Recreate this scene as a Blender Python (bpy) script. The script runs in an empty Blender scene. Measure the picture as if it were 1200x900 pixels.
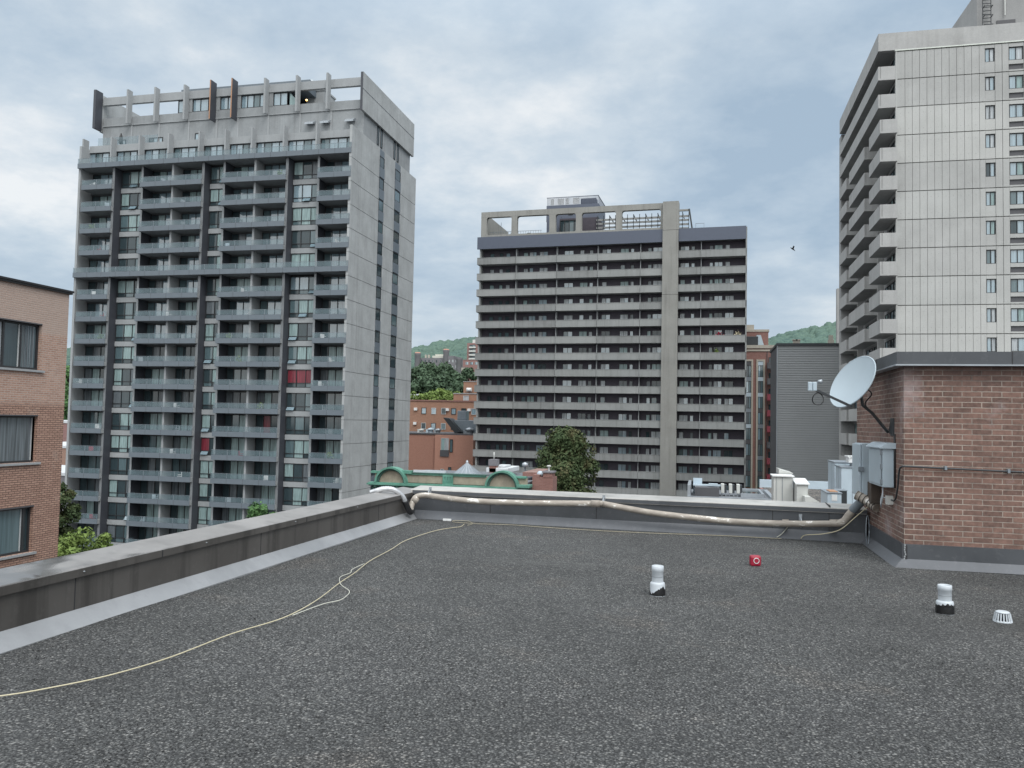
import bpy, math, random
import numpy as np
from mathutils import Vector, Matrix
random.seed(7); RNG = np.random.default_rng(7)
C = bpy.context.scene.collection
H = 1.45; ZG = -21.0

# ---------------------------------------------------------------- materials
def nm(name):
    m = bpy.data.materials.new(name); m.use_nodes = True
    nt = m.node_tree; b = nt.nodes['Principled BSDF']
    return m, nt, b
def N(nt, t, **kw):
    n = nt.nodes.new(t)
    for k, v in kw.items():
        if k in n.inputs: n.inputs[k].default_value = v
        else: setattr(n, k, v)
    return n
def L(nt, a, b): nt.links.new(a, b)
def coord(nt, scale=(1, 1, 1), rand=True):
    tc = N(nt, 'ShaderNodeTexCoord'); mp = N(nt, 'ShaderNodeMapping'); mp.inputs['Scale'].default_value = scale
    L(nt, tc.outputs['Object'], mp.inputs['Vector'])
    return mp.outputs['Vector']
def ramp(nt, fac, stops):
    r = N(nt, 'ShaderNodeValToRGB'); e = r.color_ramp.elements
    while len(e) < len(stops): e.new(.5)
    for i, (p, c) in enumerate(stops):
        e[i].position = p; e[i].color = c if len(c) == 4 else (*c, 1)
    L(nt, fac, r.inputs['Fac']); return r.outputs['Color']
def mixc(nt, fac, a, b, mode='MIX'):
    m = N(nt, 'ShaderNodeMix', data_type='RGBA', blend_type=mode)
    if isinstance(fac, (int, float)): m.inputs[0].default_value = fac
    else: L(nt, fac, m.inputs[0])
    for i, v in ((6, a), (7, b)):
        if isinstance(v, (tuple, list)): m.inputs[i].default_value = (*v[:3], 1)
        else: L(nt, v, m.inputs[i])
    return m.outputs[2]
def noise(nt, vec, scale, detail=4, rough=.55):
    n = N(nt, 'ShaderNodeTexNoise'); n.inputs['Scale'].default_value = scale
    n.inputs['Detail'].default_value = detail; n.inputs['Roughness'].default_value = rough
    L(nt, vec, n.inputs['Vector']); return n.outputs['Fac']
def bump(nt, b, h, strength=.3, dist=.02):
    n = N(nt, 'ShaderNodeBump'); n.inputs['Strength'].default_value = strength; n.inputs['Distance'].default_value = dist
    L(nt, h, n.inputs['Height']); L(nt, n.outputs['Normal'], b.inputs['Normal'])
def sc(c, f): return tuple(min(1, x * f) for x in c[:3])

def concrete(name, col, var=.18, streak=.25, scale=.35, rough=.9, bmp=.25, stain=(.09, .085, .08)):
    m, nt, b = nm(name)
    v = coord(nt); vs = coord(nt, (1.2, 1.2, .06))
    n1 = noise(nt, v, scale, 6, .65); n2 = noise(nt, vs, 1.6, 5, .6); n3 = noise(nt, v, 9, 4)
    c1 = ramp(nt, n1, [(.3, sc(col, 1 - var)), (.7, sc(col, 1 + var))])
    c2 = mixc(nt, ramp(nt, n2, [(.5, (0, 0, 0)), (.8, (streak,) * 3)]), c1, stain)
    c3 = mixc(nt, .18, c2, ramp(nt, n3, [(.3, sc(col, .6)), (.7, sc(col, 1.3))]))
    L(nt, c3, b.inputs['Base Color']); b.inputs['Roughness'].default_value = rough
    bump(nt, b, n3, bmp, .01); return m
def paint(name, col, rough=.5, metal=0., var=.08, scale=1.5, bmp=0., spec=.5):
    m, nt, b = nm(name); v = coord(nt)
    n1 = noise(nt, v, scale, 5, .6)
    L(nt, ramp(nt, n1, [(.3, sc(col, 1 - var)), (.7, sc(col, 1 + var))]), b.inputs['Base Color'])
    rr = N(nt, 'ShaderNodeMapRange'); rr.inputs['To Min'].default_value = max(.02, rough - .12); rr.inputs['To Max'].default_value = min(1, rough + .12)
    L(nt, n1, rr.inputs['Value']); L(nt, rr.outputs[0], b.inputs['Roughness'])
    b.inputs['Metallic'].default_value = metal; b.inputs['Specular IOR Level'].default_value = spec
    if bmp: bump(nt, b, noise(nt, v, scale * 3, 3), bmp, .01)
    return m
def brick(name, c1, c2, mortar, bw=.222, rh=.0667, ms=.011, eff=.0, effc=(.4, .36, .34), upper=None, bm=.6, dark_top=0, mz=None):
    m, nt, b = nm(name)
    tc = N(nt, 'ShaderNodeTexCoord'); sp = N(nt, 'ShaderNodeSeparateXYZ'); L(nt, tc.outputs['Object'], sp.inputs[0])
    ad = N(nt, 'ShaderNodeMath', operation='ADD'); L(nt, sp.outputs[0], ad.inputs[0]); L(nt, sp.outputs[1], ad.inputs[1])
    cb = N(nt, 'ShaderNodeCombineXYZ'); L(nt, ad.outputs[0], cb.inputs[0]); L(nt, sp.outputs[2], cb.inputs[1])
    v3 = tc.outputs['Object']
    # slightly wavy courses
    nz = N(nt, 'ShaderNodeTexNoise'); nz.inputs['Scale'].default_value = 3; L(nt, v3, nz.inputs['Vector'])
    vm = N(nt, 'ShaderNodeVectorMath', operation='MULTIPLY_ADD'); vm.inputs[1].default_value = (.008, .008, 0)
    L(nt, nz.outputs['Color'], vm.inputs[0]); L(nt, cb.outputs[0], vm.inputs[2])
    t = N(nt, 'ShaderNodeTexBrick'); L(nt, vm.outputs[0], t.inputs['Vector'])
    t.inputs['Scale'].default_value = 1; t.inputs['Brick Width'].default_value = bw; t.inputs['Row Height'].default_value = rh
    t.inputs['Mortar Size'].default_value = ms / 2 * 1.1; t.inputs['Mortar Smooth'].default_value = .3
    t.inputs['Color1'].default_value = (*c1, 1); t.inputs['Color2'].default_value = (*c2, 1); t.inputs['Bias'].default_value = -.1
    mc = ramp(nt, noise(nt, v3, 2.2, 4), [(.35, sc(mortar, .6)), (.6, sc(mortar, 1.15))])
    if mz:
        mr = N(nt, 'ShaderNodeMapRange'); mr.inputs['From Min'].default_value = mz[0] - .1; mr.inputs['From Max'].default_value = mz[0] + .1
        L(nt, sp.outputs[2], mr.inputs['Value']); mc = mixc(nt, mr.outputs[0], mc, mz[1])
    L(nt, mc, t.inputs['Mortar'])
    col = mixc(nt, .22, t.outputs['Color'], ramp(nt, noise(nt, v3, 30, 4), [(.3, (.02, .015, .015)), (.7, sc(c2, 1.8))]))
    if eff:
        f = ramp(nt, noise(nt, v3, 1.3, 6, .7), [(.56, (0, 0, 0)), (.72, (eff,) * 3)])
        col = mixc(nt, f, col, effc)
    if upper:   # (z, colour) paler weathered band above z
        mr = N(nt, 'ShaderNodeMapRange'); mr.inputs['From Min'].default_value = upper[0] - .05; mr.inputs['From Max'].default_value = upper[0] + .05
        L(nt, sp.outputs[2], mr.inputs['Value'])
        f = N(nt, 'ShaderNodeMath', operation='MULTIPLY'); f.inputs[1].default_value = .55; L(nt, mr.outputs[0], f.inputs[0])
        col = mixc(nt, f.outputs[0], col, upper[1])
    if dark_top:  # brick blends darker, unevenly, up to this height
        mr = N(nt, 'ShaderNodeMapRange'); mr.inputs['From Min'].default_value = dark_top - .35; mr.inputs['From Max'].default_value = dark_top
        L(nt, sp.outputs[2], mr.inputs['Value'])
        mm = N(nt, 'ShaderNodeMath', operation='MULTIPLY'); L(nt, mr.outputs[0], mm.inputs[0]); L(nt, noise(nt, v3, 3, 4), mm.inputs[1])
        col = mixc(nt, mm.outputs[0], col, (.05, .04, .045))
    L(nt, col, b.inputs['Base Color']); b.inputs['Roughness'].default_value = .9
    iv = N(nt, 'ShaderNodeMath', operation='SUBTRACT'); iv.inputs[0].default_value = 1; L(nt, t.outputs['Fac'], iv.inputs[1])
    bump(nt, b, iv.outputs[0], bm, .006); return m
def pane(name, col, rough=.06, ior=1.6, stripes=0, coat=0.):
    m, nt, b = nm(name); v = coord(nt, (6, 6, .25))
    n = noise(nt, v, 2.0, 3)
    c = ramp(nt, n, [(.35, sc(col, .6 if stripes else .8)), (.65, sc(col, 1.25 if stripes else 1.15))])
    L(nt, c, b.inputs['Base Color']); b.inputs['Roughness'].default_value = rough; b.inputs['IOR'].default_value = ior
    b.inputs['Coat Weight'].default_value = coat; b.inputs['Coat Roughness'].default_value = .03
    return m
def leafmat(name, ca, cb, cc=None):
    m, nt, b = nm(name); v = coord(nt)
    n = noise(nt, v, .8, 3); n2 = noise(nt, v, 7, 2)
    c = ramp(nt, n, [(.35, ca), (.5, cb)] + ([(.68, cc)] if cc else []))
    c = mixc(nt, .35, c, ramp(nt, n2, [(.3, sc(ca, .5)), (.7, sc(cb, 1.7))]))
    L(nt, c, b.inputs['Base Color']); b.inputs['Roughness'].default_value = .7; b.inputs['Specular IOR Level'].default_value = .2
    return m

M = {}
M['conc1'] = concrete('tower_concrete', (.27, .285, .295), .16, .4, .5)
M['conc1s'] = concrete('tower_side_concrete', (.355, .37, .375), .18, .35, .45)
M['conc1l'] = concrete('tower_light_concrete', (.31, .325, .335), .1, .2)
M['charcoal'] = paint('charcoal_cladding', (.052, .056, .068), .55)
M['finfront'] = concrete('fin_edge_concrete', (.17, .18, .19), .1, .2)
M['balc1'] = paint('grey_balcony_panel', (.125, .150, .175), .5, 0, .06)
M['orange'] = paint('orange_edge', (.36, .20, .12), .6)
M['darkframe'] = paint('dark_window_frame', (.025, .027, .03), .5)
M['lightframe'] = paint('light_window_frame', (.45, .47, .48), .5)
M['dark'] = paint('deep_shadow_interior', (.02, .024, .028), .8)
M['pdark'] = pane('dark_glass', (.036, .056, .064), .05)
M['pmid'] = pane('smoky_glass', (.09, .14, .155), .08, 1.8)
M['psky'] = pane('painted_sky_glass', (.22, .31, .36), .06, 2.3)  # sky reflection painted in as a pale blue base colour
M['pcurt'] = pane('curtained_glass', (.26, .36, .36), .25, 1.5, 1)
M['pcurtw'] = pane('white_curtain_glass', (.42, .45, .47), .25, 1.5, 1)
M['pred'] = pane('red_curtain_glass', (.19, .03, .045), .25, 1.5, 1)
M['pcurtd'] = pane('grey_curtain_glass', (.13, .15, .165), .2, 1.5, 1)
m, nt, b = nm('railing_glass')
b.inputs['Base Color'].default_value = (.18, .25, .28, 1); b.inputs['Roughness'].default_value = .1; b.inputs['Alpha'].default_value = .45
M['rail'] = m
M['conc2'] = concrete('weathered_concrete', (.27, .28, .278), .14, .55, .3, stain=(.11, .105, .10))
M['conc2c'] = concrete('column_concrete', (.27, .268, .252), .12, .5, .3)
M['brown2'] = brick('dark_brown_brick', (.068, .064, .082), (.088, .076, .092), (.08, .075, .09), .22, .08, bm=.2)
M['fascia'] = paint('blue_grey_fascia', (.085, .10, .138), .5, 0, .04)
M['white'] = paint('white_paint', (.68, .69, .69), .5)
M['offwhite'] = paint('off_white_metal', (.52, .53, .51), .45)
M['conc3'] = concrete('pale_precast_concrete', (.41, .415, .405), .12, .22, .3, stain=(.25, .25, .24))
M['conc3x'] = concrete('pale_precast_concrete_worn', (.385, .388, .38), .14, .3, .3, stain=(.22, .22, .21))
M['conc3y'] = concrete('pale_precast_concrete_clean', (.44, .443, .43), .1, .15, .3, stain=(.25, .25, .24))
M['conc2x'] = concrete('weathered_concrete_dark', (.235, .242, .24), .16, .7, .4, stain=(.09, .088, .085))
M['conc2y'] = concrete('weathered_concrete_pale', (.295, .303, .30), .12, .4, .3, stain=(.12, .115, .11))
M['conc3b'] = concrete('grey_balcony_concrete', (.38, .38, .375), .12, .3, .4)
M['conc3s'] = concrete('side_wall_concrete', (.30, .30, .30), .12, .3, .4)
M['groove'] = paint('panel_joint', (.27, .27, .265), .9)
M['brickP'] = brick('red_brown_brick', (.115, .070, .058), (.22, .130, .104), (.34, .30, .26), .190, .0567, .010, .55, (.42, .37, .38), dark_top=2.2)
M['brickL'] = brick('tan_brick', (.31, .185, .14), (.44, .28, .215), (.07, .045, .038), .21, .0667, .022, .3, (.45, .38, .33), upper=(24.9, (.40, .33, .29)), mz=(22.7, (.42, .36, .32)))
M['brickO'] = brick('orange_brick', (.40, .20, .145), (.44, .23, .17), (.36, .22, .17), .22, .08, .008, bm=.1)
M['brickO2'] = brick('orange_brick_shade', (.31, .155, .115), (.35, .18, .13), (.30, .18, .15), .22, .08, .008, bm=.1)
M['brickB'] = brick('brown_brick', (.28, .155, .105), (.34, .19, .13), (.30, .2, .15), .3, .1, .01, bm=.1)
M['brickR'] = brick('dark_red_brick', (.20, .10, .085), (.26, .135, .115), (.24, .17, .15), .22, .08, .01, bm=.2)
M['brickF'] = brick('far_red_brick', (.22, .13, .12), (.27, .15, .14), (.22, .16, .15), 1.2, .5, .05, bm=0)
M['stoneF'] = concrete('far_grey_stone', (.17, .165, .18), .2, .2, .1)
M['sandstone'] = concrete('mottled_sandstone', (.30, .26, .205), .25, .5, 2.5)
M['copper'] = concrete('green_copper', (.105, .265, .205), .35, .9, 1.2, .6, .2, stain=(.05, .12, .09))
M['copperd'] = concrete('dark_copper', (.05, .12, .10), .25, .5, 1.5, .7)
# cladding with streaks and dust
def cladding(name, col, rough, dust, streak=.5, wet=False):
    m, nt, b = nm(name); v = coord(nt); vs = coord(nt, (2.2, 2.2, .12))
    n1 = noise(nt, v, .9, 6, .6); n2 = noise(nt, vs, 1.4, 5, .65); n3 = noise(nt, v, 14, 5, .7)
    c = ramp(nt, n1, [(.3, sc(col, .8)), (.7, sc(col, 1.2))])
    c = mixc(nt, ramp(nt, n2, [(.52, (0, 0, 0)), (.62, (streak,) * 3)]), c, sc(col, .55))
    c = mixc(nt, ramp(nt, n3, [(.55, (0, 0, 0)), (.8, (.4,) * 3)]), c, dust)
    L(nt, c, b.inputs['Base Color'])
    L(nt, ramp(nt, n1, [(.3, (rough - .12,) * 3), (.7, (rough + .15,) * 3)]), b.inputs['Roughness'])
    b.inputs['Metallic'].default_value = .25
    if wet:
        wn_ = noise(nt, coord(nt, (1, .45, 1)), .9, 4, .5); wf = ramp(nt, wn_, [(.56, (0, 0, 0)), (.60, (1, 1, 1))])
        c2_ = mixc(nt, wf, c, sc(col, .42)); L(nt, c2_, b.inputs['Base Color'])
        rr_ = ramp(nt, wn_, [(.56, (rough,) * 3), (.60, (.06,) * 3)]); L(nt, rr_, b.inputs['Roughness'])
    bump(nt, b, noise(nt, v, 2.2, 2), .35, .02); return m
M['clad'] = cladding('brown_grey_metal_cladding', (.105, .098, .092), .40, (.17, .16, .155), .8)
M['clad2'] = cladding('blue_grey_metal_cladding', (.082, .088, .098), .45, (.17, .175, .185), .2)
M['cope'] = cladding('dusty_coping_metal', (.44, .43, .41), .42, (.40, .38, .36), .35)
M['copew'] = cladding('wet_coping_metal', (.28, .27, .265), .42, (.40, .38, .36), .35, True)
M['flash'] = cladding('pale_grey_flashing', (.30, .31, .325), .5, (.22, .22, .24), .15)
M['flashd'] = cladding('dark_grey_flashing', (.115, .122, .135), .5, (.22, .22, .24), .15)
M['seam'] = paint('dark_seam', (.03, .03, .033), .7)
M['galv'] = paint('galvanised_metal', (.36, .39, .42), .4, .5, .12, 4)
M['utility'] = paint('pale_blue_grey_enamel', (.42, .50, .56), .38, 0, .07, 3)
M['utilityd'] = paint('grey_enamel', (.20, .23, .26), .4, 0, .08, 3)
M['dish'] = paint('dish_grey', (.36, .43, .48), .35, 0, .04, 3)
M['black'] = paint('black_rubber', (.018, .018, .02), .5)
M['blackm'] = paint('black_metal', (.04, .045, .05), .45, .2)
M['cordy'] = paint('cream_cord', (.52, .47, .33), .7)
M['cordg'] = paint('pale_cord', (.50, .50, .44), .6)
M['red'] = paint('red_enamel', (.30, .012, .035), .35)
M['redb'] = paint('red_balcony_panel', (.20, .035, .05), .6)
M['tar'] = paint('black_tar', (.008, .008, .009), .35, 0, .3, 20, .5)
M['pvc'] = concrete('white_weathered_pipe', (.50, .54, .58), .08, .25, 4, .4, .05, stain=(.35, .36, .38))
M['siding'] = paint('grey_siding', (.26, .27, .275), .6, 0, .06, .4)
M['sidingd'] = paint('dark_siding', (.075, .075, .082), .6)
M['green'] = paint('green_awning', (.13, .28, .06), .6)
M['trim'] = concrete('cream_trim', (.40, .37, .32), .1, .3)
M['trimw'] = paint('pale_lime_trim', (.62, .65, .60), .8)
M['roofw'] = paint('pale_flat_roof', (.52, .54, .56), .8)
M['roofd'] = paint('grey_flat_roof', (.13, .14, .155), .8)
M['bark'] = paint('bark', (.07, .055, .045), .9, 0, .25, 6, .4)
M['leafd'] = leafmat('dark_leaves', (.034, .058, .026), (.060, .084, .036), (.10, .078, .040))
M['leafy'] = leafmat('yellow_green_leaves', (.08, .13, .035), (.155, .215, .06))
M['leafm'] = leafmat('mid_green_leaves', (.045, .10, .045), (.085, .17, .06))
M['leaff'] = leafmat('far_green_leaves', (.05, .095, .065), (.085, .15, .085))
# peeling beige pipe
m, nt, b = nm('peeling_beige_pipe'); v = coord(nt, (1, 3, 3))
c = ramp(nt, noise(nt, v, 5, 5, .65), [(.3, (.22, .19, .165)), (.55, (.34, .305, .265)), (.60, (.38, .345, .30)), (.63, (.72, .70, .67))])
L(nt, c, b.inputs['Base Color']); b.inputs['Roughness'].default_value = .55; M['pipe'] = m
m, nt, b = nm('ribbed_silver_duct')
tc = N(nt, 'ShaderNodeTexCoord'); w = N(nt, 'ShaderNodeTexNoise'); w.inputs['Scale'].default_value = 9; L(nt, tc.outputs['Object'], w.inputs['Vector'])
L(nt, ramp(nt, w.outputs['Fac'], [(.3, (.35, .36, .38)), (.7, (.7, .71, .73))]), b.inputs['Base Color'])
b.inputs['Metallic'].default_value = .5; b.inputs['Roughness'].default_value = .35; M['silver'] = m
# roof ballast
def gravelmat(name, stops, s=42., bm=.9, bd=.012, patch=(.68, 1.3)):
    m, nt, b = nm(name); tc = N(nt, 'ShaderNodeTexCoord'); v = tc.outputs['Object']
    nz = N(nt, 'ShaderNodeTexNoise'); nz.inputs['Scale'].default_value = 30; L(nt, v, nz.inputs['Vector'])
    vm = N(nt, 'ShaderNodeVectorMath', operation='MULTIPLY_ADD'); vm.inputs[1].default_value = (.012, .012, .0)
    L(nt, nz.outputs['Color'], vm.inputs[0]); L(nt, v, vm.inputs[2])
    vo = N(nt, 'ShaderNodeTexVoronoi'); vo.inputs['Scale'].default_value = s; L(nt, vm.outputs[0], vo.inputs['Vector'])
    vo2 = N(nt, 'ShaderNodeTexVoronoi'); vo2.inputs['Scale'].default_value = s * 2.3; L(nt, vm.outputs[0], vo2.inputs['Vector'])
    sx = N(nt, 'ShaderNodeSeparateColor'); L(nt, vo.outputs['Color'], sx.inputs[0])
    c = ramp(nt, sx.outputs[0], stops)
    edge = ramp(nt, vo.outputs['Distance'], [(.22, (1.0, 1.0, 1.0)), (.55, (.10, .10, .10))])
    c = mixc(nt, 1., c, edge, 'MULTIPLY')
    s2 = N(nt, 'ShaderNodeSeparateColor'); L(nt, vo2.outputs['Color'], s2.inputs[0])
    c = mixc(nt, .35, c, ramp(nt, s2.outputs[1], [(.2, (.02, .021, .023)), (.9, (.15, .155, .16)), (.97, (.4, .4, .4))]))
    pt = ramp(nt, noise(nt, v, .55, 6, .65), [(.3, (patch[0],) * 3), (.7, (patch[1],) * 3)])
    c = mixc(nt, 1., c, pt, 'MULTIPLY')
    pf = ramp(nt, noise(nt, v, 1.1, 5, .6), [(.56, (0, 0, 0)), (.72, (.45,) * 3)]); c = mixc(nt, pf, c, mixc(nt, 1., c, (1.15, .95, .80), 'MULTIPLY'))
    pf2 = ramp(nt, noise(nt, coord(nt, (.35, 1, 1)), .8, 5, .65), [(.60, (0, 0, 0)), (.78, (.5,) * 3)]); c = mixc(nt, pf2, c, (.15, .152, .148))
    dv_ = N(nt, 'ShaderNodeVectorMath', operation='DISTANCE'); dv_.inputs[1].default_value = (2.45, 7.0, 0); L(nt, v, dv_.inputs[0])
    dn_ = N(nt, 'ShaderNodeMath', operation='MULTIPLY_ADD'); dn_.inputs[1].default_value = .9; L(nt, noise(nt, v, 2.5, 5, .65), dn_.inputs[0]); L(nt, dv_.outputs['Value'], dn_.inputs[2])
    df_ = ramp(nt, dn_.outputs[0], [(.62, (.6,) * 3), (.98, (0, 0, 0))]); c = mixc(nt, df_, c, (.03, .03, .028))
    L(nt, c, b.inputs['Base Color']); b.inputs['Roughness'].default_value = .85
    ad = N(nt, 'ShaderNodeMath', operation='MULTIPLY_ADD'); ad.inputs[1].default_value = -1.; ad.inputs[2].default_value = 1.
    L(nt, vo.outputs['Distance'], ad.inputs[0])
    bump(nt, b, ad.outputs[0], bm, bd); return m
M['gravel'] = gravelmat('dark_roof_gravel', [(.0, (.040, .041, .040)), (.45, (.110, .113, .112)), (.8, (.175, .178, .172)), (.95, (.34, .335, .32))], 58, 1., .014)
M['gravelt'] = gravelmat('tan_roof_gravel', [(.0, (.14, .11, .09)), (.5, (.28, .24, .20)), (.9, (.45, .41, .37))], 14, .9, .03)
M['stone'] = gravelmat('pebble', [(.0, (.05, .05, .05)), (.6, (.115, .116, .112)), (.95, (.27, .265, .25))], 26, .2)
M['asphalt'] = paint('asphalt', (.05, .05, .053), .9)
M['grass'] = leafmat('hill_ground', (.03, .06, .03), (.05, .09, .04))
m, nt, b = nm('lit_lamp'); b.inputs['Emission Color'].default_value = (1, .55, .1, 1); b.inputs['Emission Strength'].default_value = 3; M['lamp'] = m

# ---------------------------------------------------------------- builders
class MB:
    def __init__(s): s.v = []; s.f = []; s.m = []; s.sm = []
    def quad(s, pts, m=0, smooth=False):
        n = len(s.v); s.v += [tuple(p) for p in pts]; s.f.append(tuple(range(n, n + len(pts)))); s.m.append(m); s.sm.append(smooth); return s
    def box(s, x0, x1, y0, y1, z0, z1, m=0, mf=None):
        n = len(s.v)
        s.v += [(x0, y0, z0), (x1, y0, z0), (x1, y1, z0), (x0, y1, z0), (x0, y0, z1), (x1, y0, z1), (x1, y1, z1), (x0, y1, z1)]
        fs = [(0, 3, 2, 1), (4, 5, 6, 7), (0, 1, 5, 4), (1, 2, 6, 5), (2, 3, 7, 6), (3, 0, 4, 7)]  # bottom top front right back left
        for i, f in enumerate(fs):
            s.f.append(tuple(n + j for j in f)); s.m.append(mf.get(i, m) if mf else m); s.sm.append(False)
        return s
    def prism(s, poly, axis, a, b, m=0):
        # poly of 2D points extruded along axis from a to b
        def P(p, t): return {0: (t, p[0], p[1]), 1: (p[0], t, p[1]), 2: (p[0], p[1], t)}[axis]
        n = len(s.v); k = len(poly)
        s.v += [P(p, a) for p in poly] + [P(p, b) for p in poly]
        fs = [tuple(n + i for i in range(k)), tuple(n + k + i for i in reversed(range(k)))]
        fs += [(n + i, n + (i + 1) % k, n + k + (i + 1) % k, n + k + i) for i in range(k)]
        for f in fs: s.f.append(f); s.m.append(m); s.sm.append(False)
        return s
    def bar(s, p, q, w, h=None, m=0):
        h = h or w; p = Vector(p); q = Vector(q); d = (q - p).normalized()
        up = Vector((0, 0, 1)) if abs(d.z) < .95 else Vector((0, 1, 0))
        a = d.cross(up).normalized() * w / 2; c = a.cross(d).normalized() * h / 2
        n = len(s.v)
        s.v += [tuple(x) for x in (p - a - c, p + a - c, p + a + c, p - a + c, q - a - c, q + a - c, q + a + c, q - a + c)]
        for f in [(0, 1, 2, 3), (7, 6, 5, 4), (0, 4, 5, 1), (1, 5, 6, 2), (2, 6, 7, 3), (3, 7, 4, 0)]:
            s.f.append(tuple(n + j for j in f)); s.m.append(m); s.sm.append(False)
        return s
    def tube(s, pts, r, seg=8, m=0, caps=True, smooth=True):
        pts = [Vector(p) for p in pts]; n0 = len(s.v); rs = r if isinstance(r, (list, tuple)) else [r] * len(pts)
        prev = None
        for i, p in enumerate(pts):
            d = ((pts[i + 1] if i < len(pts) - 1 else p) - (pts[i - 1] if i else p)).normalized()
            if prev is None:
                up = Vector((0, 0, 1)) if abs(d.z) < .9 else Vector((1, 0, 0)); a = d.cross(up).normalized()
            else:
                a = prev - d * prev.dot(d)
                a = a.normalized() if a.length > 1e-6 else d.orthogonal().normalized()
            prev = a; c = a.cross(d)
            for j in range(seg):
                t = 2 * math.pi * j / seg; s.v.append(tuple(p + (a * math.cos(t) + c * math.sin(t)) * rs[i]))
        for i in range(len(pts) - 1):
            for j in range(seg):
                a0 = n0 + i * seg + j; b0 = n0 + i * seg + (j + 1) % seg
                s.f.append((a0, b0, b0 + seg, a0 + seg)); s.m.append(m); s.sm.append(smooth)
        if caps:
            s.f.append(tuple(n0 + j for j in reversed(range(seg)))); s.m.append(m); s.sm.append(False)
            e = n0 + (len(pts) - 1) * seg; s.f.append(tuple(e + j for j in range(seg))); s.m.append(m); s.sm.append(False)
        return s
    def lathe(s, c, prof, seg=24, m=0, ms=None):
        n0 = len(s.v)
        for r, z in prof:
            for j in range(seg):
                t = 2 * math.pi * j / seg; s.v.append((c[0] + r * math.cos(t), c[1] + r * math.sin(t), c[2] + z))
        for i in range(len(prof) - 1):
            for j in range(seg):
                a = n0 + i * seg + j; b = n0 + i * seg + (j + 1) % seg
                s.f.append((a, b, b + seg, a + seg)); s.m.append(ms[i] if ms else m); s.sm.append(True)
        return s
    def build(s, name, mats, parent=None, local=False, bevel=0):
        me = bpy.data.meshes.new(name)
        off = Vector((0, 0, 0))
        if parent is not None and not local:
            q = parent
            while q.parent: off += q.location; q = q.parent
            off += q.location
        vs = [(x - off.x, y - off.y, z - off.z) for x, y, z in s.v]
        me.from_pydata(vs, [], s.f)
        for mt in (mats if isinstance(mats, (list, tuple)) else [mats]): me.materials.append(mt if not isinstance(mt, str) else M[mt])
        me.polygons.foreach_set('material_index', s.m); me.polygons.foreach_set('use_smooth', s.sm); me.update()
        o = bpy.data.objects.new(name, me); C.objects.link(o)
        if parent is not None: o.parent = parent
        if bevel:
            bv = o.modifiers.new('bevel', 'BEVEL'); bv.width = bevel; bv.segments = 2; bv.limit_method = 'ANGLE'
        return o
def tag(o, label=None, cat=None, group=None, kind=None):
    if label: o['label'] = label
    if cat: o['category'] = cat
    if group: o['group'] = group
    if kind: o['kind'] = kind
    return o
def thing(name, label, cat, loc=(0, 0, 0), rz=0, group=None):
    o = bpy.data.objects.new(name, None); C.objects.link(o); o.location = loc; o.rotation_euler = (0, 0, rz)
    o.empty_display_size = .2
    return tag(o, label, cat, group)
def merge(mbs):
    r = MB()
    for mb in mbs:
        n = len(r.v); r.v += mb.v; r.f += [tuple(i + n for i in f) for f in mb.f]; r.m += mb.m; r.sm += mb.sm
    return r
def emit(name, items, mats, parent, cap=100, local=False):
    """items: list of (size key, MB); biggest `cap` become parts of their own, the rest one stuff part"""
    items = sorted(items, key=lambda t: -t[0]); out = []
    for k, mb in items[:cap]: out.append((mb.build(name, mats, parent, local), mb))
    if len(items) > cap:
        o = merge([mb for k, mb in items[cap:]]).build(name, mats, parent, local); o['kind'] = 'stuff'
    return out

# ---------------------------------------------------------------- window maker (facing -Y)
PM = ['darkframe', 'pdark', 'pmid', 'psky', 'pcurt', 'pcurtw', 'pred', 'pcurtd', 'lightframe', 'dark']
def winY(x0, x1, z0, z1, y, panes, ids=None, fr=.06, rail=None, fm=0, dep=.08):
    mb = MB(); n = panes
    mb.box(x0, x1, y - dep, y + .02, z0, z0 + fr, fm).box(x0, x1, y - dep, y + .02, z1 - fr, z1, fm)
    w = (x1 - x0) / n
    for i in range(n + 1):
        xc = x0 + i * w; a = xc - fr / 2; b = xc + fr / 2
        if i == 0: a, b = x0, x0 + fr
        if i == n: a, b = x1 - fr, x1
        mb.box(a, b, y - dep + .004, y + .02, z0 + fr, z1 - fr, fm)
    for i in range(n):
        p = ids[i % len(ids)] if ids else random.choice([1, 1, 2, 3])
        xa, xb = x0 + i * w, x0 + (i + 1) * w
        if rail:
            mb.quad([(xa, y, z0), (xb, y, z0), (xb, y, z0 + rail), (xa, y, z0 + rail)], random.choice([1, 1, 2, p]))
            mb.box(xa + fr / 2, xb - fr / 2, y - dep + .008, y + .02, z0 + rail - fr / 2, z0 + rail + fr / 2, fm)
            mb.quad([(xa, y, z0 + rail), (xb, y, z0 + rail), (xb, y, z1), (xa, y, z1)], p)
        else:
            mb.quad([(xa, y, z0), (xb, y, z0), (xb, y, z1), (xa, y, z1)], p)
    return mb
def winX(y0, y1, z0, z1, x, panes, ids=None, fr=.06, fm=0, dep=.08, s=1):
    """window in a plane x=const; s=+1 faces +X"""
    mb = MB(); w = (y1 - y0) / panes
    a, b = sorted((x - s * .02, x + s * dep))
    mb.box(a, b, y0, y1, z0, z0 + fr, fm).box(a, b, y0, y1, z1 - fr, z1, fm)
    for i in range(panes + 1):
        c = min(max(y0 + i * w, y0 + fr / 2), y1 - fr / 2); mb.box(a + .004, b - .004, c - fr / 2, c + fr / 2, z0 + fr, z1 - fr, fm)
    for i in range(panes):
        p = ids[i % len(ids)] if ids else random.choice([1, 2, 3])
        mb.quad([(x, y0 + i * w, z0), (x, y0 + (i + 1) * w, z0), (x, y0 + (i + 1) * w, z1), (x, y0 + i * w, z1)], p)
    return mb

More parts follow.
